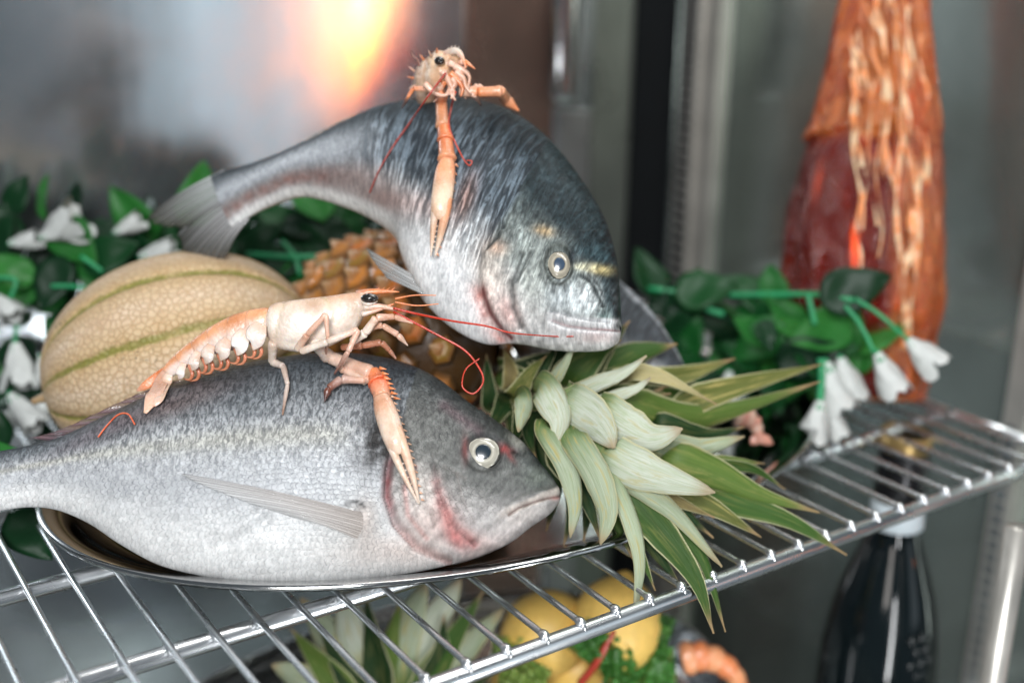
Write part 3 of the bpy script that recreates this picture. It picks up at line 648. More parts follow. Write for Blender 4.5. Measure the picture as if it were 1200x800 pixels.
M2 = [(252, 204), (262, 212), (272, 222)]
t1 = fin('tail_fin', [H2(*p) for p in ((262, 199), (270, 208), (276, 218), (282, 230))], [H2(*p, -.006) for p in ((170, 246), (165, 256), (186, 263), (214, 262))], f2, n2, 14, 18, (.58, .60, .62), (.10, .10, .085), .0011, .0006, .003, .06)
fin('tail_fin', [H2(*p, .001) for p in ((272, 226), (280, 240), (286, 250), (293, 258))], [H2(*p, -.010) for p in ((196, 268), (206, 292), (226, 301), (256, 298))], f2, n2, 14, 18, (.50, .50, .51), (.06, .06, .055), .0011, .0006, .003, .06)
fin('dorsal_fin', [H2(*p) for p in ((455, 126), (430, 134), (405, 146), (380, 158), (350, 173))], [H2(*p) for p in ((432, 127), (405, 138), (380, 151), (362, 161), (340, 173))], f2, n2, 9, 8, (.25, .25, .22), (.50, .47, .40), .0006, .0006, 0, .1)
fin('pelvic_fin', [H2(*p, .018) for p in ((492, 332), (500, 346), (510, 358))], [H2(*p, .024) for p in ((443, 306), (452, 322), (468, 342))], f2, n2, 8, 12, (.55, .56, .56), (.22, .24, .24), .0006, .0006)
# --- third fish, mostly hidden
pl3 = plane3(D(806, 452, .80), D(700, 330, .84), D(700, 470, .81))
st3 = [(808, 446, 806, 456, 2), (803, 430, 796, 468, 10), (790, 404, 768, 480, 17), (772, 376, 735, 486, 23), (750, 350, 700, 486, 27), (722, 326, 668, 476, 29), (690, 306, 640, 456, 30), (655, 290, 615, 430, 29), (620, 282, 595, 400, 26), (590, 282, 575, 375, 22), (560, 290, 552, 350, 16), (530, 300, 528, 335, 10), (515, 304, 514, 330, 7)]
def feat3(Q, t, s):
    n_ = len(Q); nz = vnoise(Q/20, 21); nf = vnoise(Q/6, 22); tn = t+.08*nz
    col = lerp((.5, .5, .5), (.045, .05, .056), sstep(-.5, .3, tn)); m_ = (.75*sstep(.86, .93, tn))[:, None]; col = col*(1-m_)+np.array((.34, .36, .38))*m_
    return dict(disp=nf*.0006, col=col, aux=np.tile(np.array([.5, 0, .4]), (n_, 1)))
f3, V3n, n3 = fish('sea_bream', 'dark sea bream mostly hidden behind the raised fish head and the pineapple leaves', pl3, st3, feat3, ns=120, nt=80)
fin('tail_fin', [hitp(*p, pl3) for p in ((520, 303), (517, 316), (520, 330))], [hitp(*p, pl3) for p in ((480, 290), (492, 318), (480, 345))], f3, n3, 8, 8)

# ------------------------------------------------------------------ langoustines
PK, OR, WH, RD, BR = (.72, .47, .36), (.74, .27, .11), (.74, .66, .58), (.55, .045, .02), (.20, .07, .045)
def pxr(r, d): return r*d/F
def ptube(bag, pts, rad, col, n=8, k=None, flat=1.0):
    """pts = (px, py, depth); rad in px at that depth"""
    P = np.array([D(*p) for p in pts]); r = np.array([pxr(a, p[2]) for a, p in zip(np.broadcast_to(rad, (len(pts),)), pts)])
    return bag.tube(P, r, col, n=n, up=-FW, rv=r*flat, k=k or len(pts)*4)
def limb(root, name, pts, rad, cols=None, k=None):
    """jointed limb: slightly pinched at each joint"""
    b = Bag(); cols = cols or [PK]*len(pts)
    for i in range(len(pts)-1):
        a, c = pts[i], pts[i+1]; L = [tuple(np.array(a)*(1-f)+np.array(c)*f) for f in (0, .06, .3, .7, .93, 1)]
        ra, rc = rad[i], rad[i+1]; rr = [ra*.62, ra*.95, ra*1.02, (ra*.35+rc*.65), rc*1.12, rc*.7]
        cc = [tuple(np.array(cols[i])*(1-f)+np.array(cols[i+1])*f) for f in (0, .1, .3, .7, .9, 1)]
        ptube(b, L, rr, np.array(cc), n=10, k=16)
    return b.obj(name, M_shell, root)
def antenna(root, name, pts, r0, r1, col=RD, k=60):
    P = cat(np.array([D(*p) for p in pts]), k); r = np.linspace(r0, r1, k)
    b = Bag(); b.tube(P, r, col, n=6); return b.obj(name, M_shell, root)

d1 = .674
def s1d(x, y, off): 
    p = sd1(x, y); return (p if p else .69)-off
L1 = thing('langoustine', 'long pink langoustine stretched along the back of the front fish', 'langoustine', D(330, 400, d1))
# carapace: rings along its axis (top px, bottom px)
def shell_rings(rings, dfun, wfrac, ntheta=40, sub=6, ex=1.0):
    R_ = np.array(rings, float); k = len(R_)*sub; C_ = cat(R_, k); V = []; T_ = []
    for c in C_:
        tx, ty, bx, by, dd = c; T0, B0 = D(tx, ty, dd), D(bx, by, dd); mid = (T0+B0)/2; hv = (T0-B0)/2; wv = -FW*np.linalg.norm(hv)*wfrac
        for j in range(ntheta):
            a = j/ntheta*2*math.pi; V.append(mid+hv*math.cos(a)+wv*math.sin(a)); T_.append(math.cos(a))
    F_ = grid_faces(k, ntheta, True).tolist(); F_ += [list(range(ntheta))[::-1], [(k-1)*ntheta+i for i in range(ntheta)]]
    return np.array(V), F_, np.array(T_), np.repeat(np.linspace(0, 1, k), ntheta)
V, Fc, t_, s_ = shell_rings([(312, 368, 313, 390, d1), (314, 363, 315, 397, d1), (320, 356, 324, 407, d1), (340, 352, 346, 412, d1), (365, 349, 374, 410, d1), (390, 346, 398, 400, d1), (410, 343, 416, 388, d1), (424, 342, 427, 370, d1), (432, 343, 433, 360, d1)], None, .62)
px, py, _ = proj(V); Q = np.stack([px, py], 1)
c = lerp(WH, (.70, .52, .38), sstep(.2, 1, t_)); 
def tn(c, col, m_): m_ = np.clip(m_, 0, 1)[:, None]; return c*(1-m_)+np.array(col)*m_
c = tn(c, (.80, .74, .68), blob(Q, 350, 380, 26, 18)); c = tn(c, (.72, .42, .28), .6*blob(Q, 400, 346, 30, 6)); c = tn(c, (.42, .33, .20), .5*np.exp(-(pdist(Q, [(334, 352), (327, 372), (322, 395)])[0]/2)**2))
c = tn(c, (.50, .42, .24), .5*np.exp(-(pdist(Q, [(378, 347), (386, 357), (390, 372)])[0]/2.2)**2)); c = tn(c, (.42, .30, .20), .5*blob(Q, 424, 375, 8, 10))
gr = np.exp(-(pdist(Q, [(334, 352), (327, 372), (322, 395)])[0]/2)**2)+np.exp(-(pdist(Q, [(380, 347), (388, 359), (386, 380)])[0]/2.5)**2)+np.exp(-(pdist(Q, [(322, 398), (350, 405), (380, 399), (410, 386)])[0]/2)**2)*.7
V = V+FW[None]*(gr*.0011-vnoise(Q/9, 3)*.0003)[:, None]
obj('carapace', V, Fc, M_shell, L1, c)
b = Bag(); ptube(b, [(418, 345, d1), (436, 342, d1), (452, 341.5, d1), (468, 342, d1)], [5, 4.2, 2.4, .5], np.array([PK, OR, OR, OR]))
for x in (440, 446, 452, 458): ptube(b, [(x, 341, d1), (x+5, 336.5, d1)], [1.3, .2], OR, 5)
b.obj('rostrum', M_shell, L1)
Bag().ell(D(433, 349.5, d1-.008), np.array([RT*.0052, UP*.0030, FW*.0034]), 16, 12, (.01, .008, .007)).obj('eye', M_eye, L1)
b = Bag(); ptube(b, [(424, 353, d1-.007), (432, 356, d1-.008), (442, 352, d1-.007)], [2.2, 3.2, 1.6], WH); ptube(b, [(426, 360, d1-.006), (445, 359, d1-.006), (466, 363, d1-.006)], [4, 3.4, 2], np.array([WH, PK, PK])); ptube(b, [(424, 368, d1-.006), (440, 364, d1-.006), (462, 356, d1-.006)], [3.5, 2.6, 1.2], np.array([WH, PK, OR])); b.obj('antenna_base', M_shell, L1)
# abdomen
seg = [((311, 361), (309, 403)), ((292, 364), (290, 408)), ((270, 371), (271, 417)), ((246, 384), (250, 421)), ((226, 399), (235, 426)), ((207, 414), (218, 437)), ((192, 430), (203, 447))]
for i in range(6):
    (ax, ay), (bx, by) = seg[i]; (cx, cy), (dx, dy) = seg[i+1]; dd = d1+.001+i*.0022
    f = lambda u, g: (ax+(cx-ax)*u+(bx-ax)*0, ay+(cy-ay)*u-g, bx+(dx-bx)*u, by+(dy-by)*u-7-(-g), dd)
    V, Fc, t_, s_ = shell_rings([f(-.22, -1.0), f(.0, .8), f(.45, 1.3), f(.85, 1.2), f(1.08, .2), f(1.10, -2)], None, .60, 32, 4)
    px, py, _ = proj(V); Q = np.stack([px, py], 1)
    c = lerp((.72, .58, .50), (.76, .38, .20), sstep(-.25, .65, t_+.25*vnoise(Q/6, 5+i))); c = tn(c, (.78, .70, .62), .7*sstep(.80, .98, s_)); c = tn(c, (.78, .72, .68), .6*sstep(.1, -.5, t_))
    obj('abdomen_ring', V, Fc, M_shell, L1, c)
    # side plate
    wx = (bx+dx)/2; wy = (by+dy)/2; sz = 1-.10*i
    b = Bag(); P0 = [(bx-(bx-dx)*.15, by-24*sz, dd-.0085), (wx+1, wy-15*sz, dd-.0105), (wx+1, wy-5*sz, dd-.0105), (wx-3*sz, wy+5*sz, dd-.0085)]
    ptube(b, P0, np.array([7, 12.5-i*.4, 9.0, .5])*sz, np.array([(.72, .50, .38), (.74, .66, .60), (.80, .76, .73), (.74, .56, .44)]), 14, flat=.16); b.obj('side_plate', M_shell, L1)
    for q in range(2):
        if i < 5: 
            x0 = wx+3-q*8; b = Bag(); ptube(b, [(x0, wy-4, dd-.004+q*.002), (x0+4, wy+6, dd-.005), (x0+1, wy+13, dd-.004), (x0-7, wy+15-q*3, dd-.003)], [2.8, 2.4, 1.7, .5], np.array([(.6, .3, .2), (.62, .22, .12), (.66, .28, .16), (.6, .25, .15)]), 7); b.obj('swimmeret', M_shell, L1)
def paddle(root, pts, rad, c0, c1, nm='tail_flap', flat=.16):
    b = Bag(); ptube(b, pts, rad, np.array([c0]*(len(pts)-1)+[c1]), 14, flat=flat); return b.obj(nm, M_shell, root)
dt = .687
paddle(L1, [(199, 434, dt), (190, 447, dt-.002), (180, 464, s1d(182, 468, .003)), (170, 484, s1d(170, 484, .002))], [7, 9, 9.5, 2], PK, (.74, .50, .36))
paddle(L1, [(198, 437, dt-.002), (194, 450, dt-.004), (187, 466, s1d(187, 466, .005)), (181, 476, s1d(181, 476, .004))], [5, 7, 6, 1], (.74, .56, .45), PK)
paddle(L1, [(196, 433, dt), (184, 442, dt+.001), (170, 452, dt), (160, 458, dt)], [5, 6, 5, 1], OR, PK)
# legs
e = lambda x, y, o: (x, y, s1d(x, y, o))
limb(L1, 'leg', [(320, 400, d1-.004), (319, 424, e(319, 424, .005)[2]), (332, 429, e(332, 429, .006)[2]), (337, 450, e(337, 450, .006)[2]), (331, 486, e(331, 486, .002)[2])], [6, 4.6, 3.6, 2.6, 1.2], [WH, WH, (.6, .5, .44), (.6, .5, .44), (.3, .2, .15)])
limb(L1, 'leg', [(348, 410, d1-.010), (360, 392, d1-.016), (382, 368, d1-.019), (384, 395, d1-.018), (381, 424, e(381, 424, .004)[2])], [4.6, 3.6, 3.2, 2.2, .8], [WH, PK, PK, PK, BR])
limb(L1, 'leg', [(352, 412, d1-.012), (384, 400, d1-.017), (420, 386, d1-.018), (408, 412, d1-.018), (392, 438, e(392, 438, .004)[2])], [4.6, 4.2, 3.6, 3.2, 1.2], [WH, WH, PK, (.66, .42, .33), BR])
limb(L1, 'leg', [(400, 407, d1-.0), (425, 405, d1-.004), (447, 401, d1-.006), (456, 410, d1-.004), (464, 420, d1-.0)], [4, 4, 3.6, 2.6, 1.2], [(.4, .17, .10)]*4+[(.55, .32, .25)])
limb(L1, 'leg', [(412, 400, d1-.008), (428, 390, d1-.012), (441, 372, d1-.014), (462, 371, d1-.012), (484, 379, d1-.008)], [5, 5, 4.4, 3.2, .8], [WH, WH, PK, PK, PK])
limb(L1, 'leg', [(432, 384, d1-.006), (448, 381, d1-.008), (466, 392, d1-.006), (478, 405, d1-.004)], [3.6, 3.6, 3.4, .8], [PK, PK, PK, WH])
# small dark claw
limb(L1, 'small_claw', [(412, 432, e(412, 432, .008)[2]), (432, 441, e(432, 441, .007)[2]), (428, 446, e(428, 446, .007)[2]), (400, 444, e(400, 444, .008)[2]), (385, 455, e(385, 455, .006)[2]), (380, 471, e(380, 471, .002)[2])], [5, 4, 4.2, 5.2, 4.4, .8], [WH, PK, PK, (.50, .33, .28), BR, (.05, .02, .02)])
# big arms and claw
limb(L1, 'arm', [(368, 402, d1-.010), (385, 418, e(385, 418, .010)[2]), (436, 438, e(436, 438, .010)[2])], [7, 8, 9], [WH, (.74, .60, .52), PK])
limb(L1, 'arm', [(384, 414, e(384, 414, .007)[2]), (404, 434, e(404, 434, .006)[2]), (430, 447, e(430, 447, .006)[2])], [5, 5, 5], [WH, PK, WH])
def claw(root, wrist, mid, tip, rw, col0, col1, gap=2.2, nteeth=9, open_at=.55, side=1):
    """wrist, mid, tip as (px, py, depth): palm with a fixed and a movable finger"""
    wv, mv, tv_ = np.array(wrist, float), np.array(mid, float), np.array(tip, float); g = nrm([tv_[0]-wv[0], tv_[1]-wv[1]]); s = np.array([-g[1], g[0], 0])*side
    b = Bag(); L = [wv, wv*.75+mv*.25, wv*.4+mv*.6, mv, mv*.8+tv_*.2]
    ptube(b, [tuple(q) for q in L], np.array([.70, .98, 1.06, .95, .5])*rw, np.array([col0, col0, col1, col1, col1]), 14, flat=.72, k=24)
    ptube(b, [tuple(q) for q in (wv*.35+mv*.65+s*rw*.42, mv+s*rw*.52, mv*.5+tv_*.5+s*rw*.42, tv_+s*gap*.35)], np.array([.6, .52, .34, .07])*rw, np.array([col0, col0, col1, WH]), 10, k=18)
    b2 = Bag(); ptube(b2, [tuple(q) for q in (wv*.2+mv*.8-s*rw*.40, mv-s*rw*.50, mv*.5+tv_*.5-s*rw*.36, tv_-s*gap*.3)], np.array([.45, .44, .28, .06])*rw, np.array([WH, WH, col1, WH]), 10, k=18)
    for i in range(nteeth):
        f = (i+.5)/nteeth; q = wv*(1-f)+tv_*f; wd = rw*(1.0 if f < .45 else 1.0-(f-.45)*1.2); a = q+s*wd*.88; c = q+s*(wd+2.6)+np.array([g[0], g[1], 0])*3
        ptube(b, [tuple(a), tuple(c)], [1.9, .3], col0, 5, k=3)
    for i in range(5):
        f = .35+i*.11; q = mv*(1-f)+tv_*f; ptube(b2, [tuple(q-s*1.5), tuple(q+s*1.2)], [1.3, .5], WH, 5, k=3)
    o = b.obj('claw', M_shell, root); b2.obj('movable_finger', M_shell, o)
limb(L1, 'wrist', [(437, 434, e(437, 434, .011)[2]), (444, 449, e(444, 449, .009)[2]), (448, 466, e(448, 466, .008)[2])], [8, 12.0, 9.5], [OR, (.76, .17, .07), (.74, .40, .26)])
b = Bag()
for i in range(7):
    x, y = 441+i*2.7, 431+i*5.8; ptube(b, [(x+4, y, e(450, 450, .012)[2]), (x+12, y+1.5, e(450, 450, .013)[2])], [2.6, .3], OR, 5, k=3)
b.obj('wrist_spine', M_shell, L1)
claw(L1, e(446, 464, .009), e(463, 517, .009), e(491, 590, .004), 13.0, (.74, .47, .33), (.76, .60, .48), 1.5, 16, side=-1)
# antennae
antenna(L1, 'antenna', [(461, 361, d1-.008), (490, 368, d1-.010), (530, 376, .655), (570, 382, .650), (600, 390, .650), (650, 394, s if (s := (sd2(650, 394) or .66)-.001) else .65), (672, 394, (sd2(672, 394) or .66)-.001)], .00075, .00035)
antenna(L1, 'antenna', [(461, 365, d1-.008), (510, 391, .668), (544, 410, .667), (562, 432, .667), (566, 448, .667), (555, 461, .667), (543, 455, .667), (542, 444, .667), (547, 431, .665), (562, 420, .664)], .0007, .0004)
antenna(L1, 'antennule', [(463, 350, d1-.008), (485, 346, d1-.009), (511, 346, d1-.01)], .0006, .0003, OR)
antenna(L1, 'antennule', [(463, 354, d1-.008), (488, 358, d1-.009), (514, 356, d1-.01)], .0006, .0003, OR)
o = Bag().tube([S1(x, y, .0012 if 0 < i < 5 else .0004) for i, (x, y) in enumerate(((115, 512), (124, 500), (138, 486), (150, 485), (158, 497)))], [.0005]*5, (.72, .14, .05), 6, k=24).obj('antenna_scrap', M_shell, None, origin=S1(138, 486))
tag(o, 'loose bent red feeler lying on the tail end of the front fish', 'feeler')

# second langoustine, on top of the upper fish, facing the camera
d2_ = .722
L2 = thing('langoustine', 'pale langoustine perched on top of the upper fish, claw hanging down its flank', 'langoustine', D(520, 105, d2_))
V, Fc, t_, s_ = shell_rings([(485, 88, 487, 116, d2_+.02), (489, 78, 491, 122, d2_+.012), (501, 68, 502, 122, d2_+.004), (513, 60, 514, 114, d2_-.003), (525, 59, 526, 98, d2_-.006), (534, 61, 535, 84, d2_-.006), (540, 65, 540, 74, d2_-.005)], None, .62)
px, py, _ = proj(V); Q = np.stack([px, py], 1)
c = lerp((.66, .42, .27), (.76, .52, .33), sstep(-.6, .7, t_+.3*vnoise(Q/7, 9))); c = tn(c, (.78, .66, .52), .7*blob(Q, 500, 95, 8, 20)); c = tn(c, (.42, .22, .12), .6*blob(Q, 532, 92, 7, 9)); c = tn(c, (.5, .3, .15), .4*blob(Q, 520, 100, 12, 6)); c = tn(c, (.36, .17, .08), .6*np.exp(-(pdist(Q, [(499, 70), (497, 92), (502, 118)])[0]/1.6)**2)+.5*sstep(.3, .7, vnoise(Q/4, 31))); c = tn(c, (.80, .62, .46), .7*blob(Q, 521, 64, 10, 3))
V = V-FW[None]*(vnoise(Q/5, 4)*.0016+.0015*np.exp(-(pdist(Q, [(500, 70), (498, 92), (504, 118)])[0]/2)**2)*-1)[:, None]+UP[None]*(vnoise(Q/4, 6)*.0006)[:, None]
obj('carapace', V, Fc, M_shell, L2, c)
# abdomen going back and down the far side
for i in range(4):
    q0 = np.array([497-i*2, 96+i*5, d2_+.026+i*.018]); q1 = q0+np.array([-4, 3, .017]); b = Bag(); r = 11-i*1.2
    ptube(b, [tuple(q0), tuple(q0*.5+q1*.5), tuple(q1)], [r*.95, r*1.05, r*.9], np.array([OR, PK, OR]), 16); b.obj('abdomen_ring', M_shell, L2)
b = Bag(); ptube(b, [(522, 63, d2_-.01), (534, 60, d2_-.014), (541, 66, d2_-.018), (546, 80, d2_-.022)], [4, 4.5, 3, .6], np.array([PK, WH, PK, OR]))
for x, y in ((524, 60), (528, 58), (532, 57.5), (536, 59)): ptube(b, [(x, y, d2_-.010), (x+2, y-4.5, d2_-.012)], [1.3, .2], WH, 5, k=3)
b.obj('rostrum', M_shell, L2)
for x, y in ((515, 71.5),):
    k_ = 1 if x < 520 else .55; Bag().ell(D(x, y, d2_-.0155 if x < 520 else d2_-.0125), np.array([RT*.0033*k_, UP*.0027*k_, FW*.003*k_]), 16, 12, (.008, .007, .006)).obj('eye', M_eye, L2)
b = Bag()
for pts in ([(526, 74), (534, 78), (541, 88), (538, 98)], [(518, 84), (524, 92), (527, 102), (522, 112)], [(534, 84), (543, 92), (546, 102), (552, 110)], [(498, 98), (508, 108), (520, 112), (532, 106)], [(530, 92), (533, 99), (528, 108), (534, 118)], [(532, 78), (542, 82), (550, 90), (548, 104)], [(528, 86), (536, 94), (542, 104), (540, 113)], [(524, 92), (528, 100), (532, 110), (528, 116)], [(540, 72), (546, 74), (544, 84)], [(520, 96), (516, 106), (520, 112)]):
    ptube(b, [(x, y, d2_-.018) for x, y in pts], np.linspace(4.5, 1.2, len(pts)), PK if pts[0][0] % 8 else OR, 8)
b.obj('mouthpart', M_shell, L2)
b = Bag()
for k_, (x, y, ex, ey) in enumerate(((486, 84, 479, 78), (485, 92, 477, 90), (487, 100, 479, 104), (497, 71, 492, 64), (505, 66, 502, 59), (545, 96, 553, 99), (540, 108, 546, 116), (512, 62, 512, 56), (536, 82, 545, 84), (526, 108, 522, 118), (516, 112, 508, 120))): ptube(b, [(x, y, d2_+(.006 if x < 500 else -.008)), (ex, ey, d2_+(.004 if x < 500 else -.012))], [1.7, .3], OR if k_ % 2 else PK, 5, k=3)
b.obj('shell_spine', M_shell, L2)
limb(L2, 'antenna_base', [(538, 74, d2_-.015), (545, 72, d2_-.02), (557, 81, d2_-.022)], [3.4, 2.4, .6], [PK, OR, OR])
limb(L2, 'leg', [(500, 104, d2_-.012), (484, 104, d2_-.015), (478, 114, d2_-.014), (471, 127, (sd2(471, 127) or .74)-.003)], [3.2, 2.6, 2, .8], [PK, OR, OR, BR])
limb(L2, 'leg', [(540, 104, d2_-.012), (556, 112, d2_-.014), (564, 124, (sd2(564, 124) or .74)-.004)], [3.4, 2.6, .8], [PK, PK, BR])
limb(L2, 'leg', [(548, 110, d2_-.008), (560, 100, d2_-.010), (574, 110, d2_-.006)], [3.4, 3, 1], [WH, PK, PK])
g2 = lambda x, y, o: (x, y, (sd2(x, y) or .73)-o)
limb(L2, 'arm', [(514, 100, d2_-.020), (517, 118, g2(517, 128, .010)[2]), (519, 150, g2(519, 150, .008)[2])], [6.5, 6.8, 8], [PK, OR, (.74, .40, .24)])
limb(L2, 'wrist', [(520, 148, g2(520, 150, .009)[2]), (522, 165, g2(522, 165, .009)[2]), (524, 188, g2(524, 188, .008)[2])], [8, 9.0, 10.5], [OR, (.76, .25, .11), (.74, .34, .18)])
claw(L2, g2(524, 186, .009), g2(516, 246, .009), g2(507, 301, .006), 12.0, (.76, .36, .20), (.76, .55, .40), 7.5, 12, side=-1)
limb(L2, 'arm', [(538, 106, d2_-.012), (560, 108, d2_-.012), (588, 107, d2_-.010)], [7, 6, 6.5], [WH, OR, (.76, .42, .26)])
limb(L2, 'wrist', [(586, 106, d2_-.010), (592, 116, g2(592, 128, .008)[2]), (608, 130, g2(604, 134, .005)[2])], [6.5, 6.5, 1.5], [(.76, .38, .22), (.76, .42, .26), OR])
antenna(L2, 'antenna', [(522, 86, d2_-.022), (510, 102, d2_-.026), (498, 118, d2_-.022), (480, 144, g2(480, 144, .004)[2]), (461, 171, g2(461, 171, .003)[2]), (445, 198, g2(445, 198, .002)[2]), (433, 226, g2(433, 226, .001)[2])], .0007, .0004, (.42, .05, .03))
antenna(L2, 'antenna', [(534, 108, d2_-.020), (529, 125, g2(529, 130, .006)[2]), (526, 147, g2(526, 147, .014)[2]), (533, 166, g2(535, 166, .006)[2]), (543, 186, g2(543, 186, .002)[2]), (550, 194, g2(550, 194, .001)[2]), (553, 189, g2(553, 189, .002)[2]), (547, 188, g2(547, 188, .003)[2])], .0006, .0003, (.62, .08, .04))
limb(L2, 'antennule', [(492, 78, d2_), (489, 70, d2_), (484, 66, d2_), (481, 59, d2_)], [1.6, 1.4, 1.4, .6], [BR]*4)

# ------------------------------------------------------------------ melon
def melon():
    c = D(212, 420, .805); ax = nrm(D(372, 372, .815)-D(58, 462, .79)); a = .0945; bR = .0725
    u1 = nrm(np.cross(ax, FW)); u2 = np.cross(ax, u1); t = thing('melon', 'tan netted melon with green grooves behind the front fish', 'melon', c-np.array([0, 0, bR]))
    nu, nv = 180, 240; V = []; uv = []
    th = np.linspace(0, math.pi, nu); ph = np.arange(nv+1)/nv*2*math.pi
    TH, PH = np.meshgrid(th, ph, indexing='ij'); rib = np.abs(((PH/(2*math.pi)*10+.28) % 1)-.5); R = 1-.030*np.exp(-(rib/.085)**2)*np.sin(TH)**.7-.02*(np.cos(TH)**8)
    R = R+.006*np.sin(3*PH+1)*np.sin(TH)
    V = c+ax*(a*np.cos(TH)*R)[..., None]*(-1)+u1*(bR*np.sin(TH)*R*np.cos(PH))[..., None]+u2*(bR*np.sin(TH)*R*np.sin(PH))[..., None]
    uv = np.stack([PH/(2*math.pi)*10+.28, TH], -1).reshape(-1, 2); uv[:, 0] += 0
    # suture where fract(u)=.5
    obj('rind', V.reshape(-1, 3), grid_faces(nu, nv+1), M_melon, t, uv=uv)
    p = c-ax*a*.965; Bag().tube([p+ax*.004, p, p-ax*.006, p-ax*.011-UP*.0005], [.006, .0045, .0028, .0022], (.42, .30, .16), 10, k=12).obj('stem', M_pine, t)
melon()

# ------------------------------------------------------------------ pineapple: body of fruitlets
def pineapple(label, cen, axis, R, Lh, rows=12, per=16, cap=True):
    t = thing('pineapple', label, 'pineapple', cen-np.array([0, 0, R])); axis = nrm(axis); u1 = nrm(np.cross(axis, [0, 0, 1])); u2 = np.cross(axis, u1)
    core = Bag(); core.tube([cen+axis*z for z in np.linspace(-Lh, Lh, 14)], [R*.93*math.sqrt(max(.03, 1-abs(z)**2.6)) for z in np.linspace(-1, 1, 14)], (.07, .035, .01), 32).obj('core', M_pine, t)
    protos = []
    for q in range(4):
        b = Bag(); r = np.random.default_rng(50+q); s = .0128
        ring0 = [(s*1.02*math.cos(a), s*.92*math.sin(a), -.002) for a in np.arange(6)/6*2*math.pi]
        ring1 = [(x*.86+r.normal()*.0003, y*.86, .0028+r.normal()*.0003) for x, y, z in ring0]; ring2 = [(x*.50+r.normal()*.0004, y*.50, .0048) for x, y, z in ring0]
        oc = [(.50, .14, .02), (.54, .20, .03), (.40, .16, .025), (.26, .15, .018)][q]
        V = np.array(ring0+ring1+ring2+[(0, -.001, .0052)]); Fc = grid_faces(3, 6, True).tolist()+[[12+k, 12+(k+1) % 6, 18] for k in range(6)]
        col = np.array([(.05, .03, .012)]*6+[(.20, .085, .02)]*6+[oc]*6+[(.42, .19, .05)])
        b.add(V, Fc, col)
        # the dry bract: a curled pointed flap over the middle
        fl = np.array([(-.0045, .002, .0046), (.0045, .002, .0046), (.0052, -.002, .0062), (0, -.0095, .0076+r.random()*.002), (-.0052, -.002, .0062), (0, .001, .0078)]); b.add(fl, [[0, 1, 5], [1, 2, 5], [2, 3, 5], [3, 4, 5], [4, 0, 5]], np.array([(.36, .17, .06)]*3+[(.46, .32, .18)]+[(.36, .17, .06)]*2))
        protos.append(b)
    first = {}
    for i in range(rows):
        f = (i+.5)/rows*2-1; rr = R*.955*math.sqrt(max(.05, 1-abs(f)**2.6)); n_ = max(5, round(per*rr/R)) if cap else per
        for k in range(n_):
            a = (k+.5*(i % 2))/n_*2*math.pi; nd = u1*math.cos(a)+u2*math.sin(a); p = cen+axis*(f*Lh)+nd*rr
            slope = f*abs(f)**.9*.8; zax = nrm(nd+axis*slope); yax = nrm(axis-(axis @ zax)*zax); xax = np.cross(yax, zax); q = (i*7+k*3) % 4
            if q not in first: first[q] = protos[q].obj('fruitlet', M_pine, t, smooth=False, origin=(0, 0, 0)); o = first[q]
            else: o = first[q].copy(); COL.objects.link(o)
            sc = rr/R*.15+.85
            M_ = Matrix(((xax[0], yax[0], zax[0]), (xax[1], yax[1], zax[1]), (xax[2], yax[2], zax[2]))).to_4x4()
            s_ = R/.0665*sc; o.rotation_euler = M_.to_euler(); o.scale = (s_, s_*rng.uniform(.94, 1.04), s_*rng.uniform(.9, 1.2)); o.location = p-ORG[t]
    return t
PC = D(470, 386, .850); PE = D(596, 440, .770)
PA = pineapple('ripe orange brown pineapple lying on the platter under the arched fish', PC, PE-PC, .0660, .085)

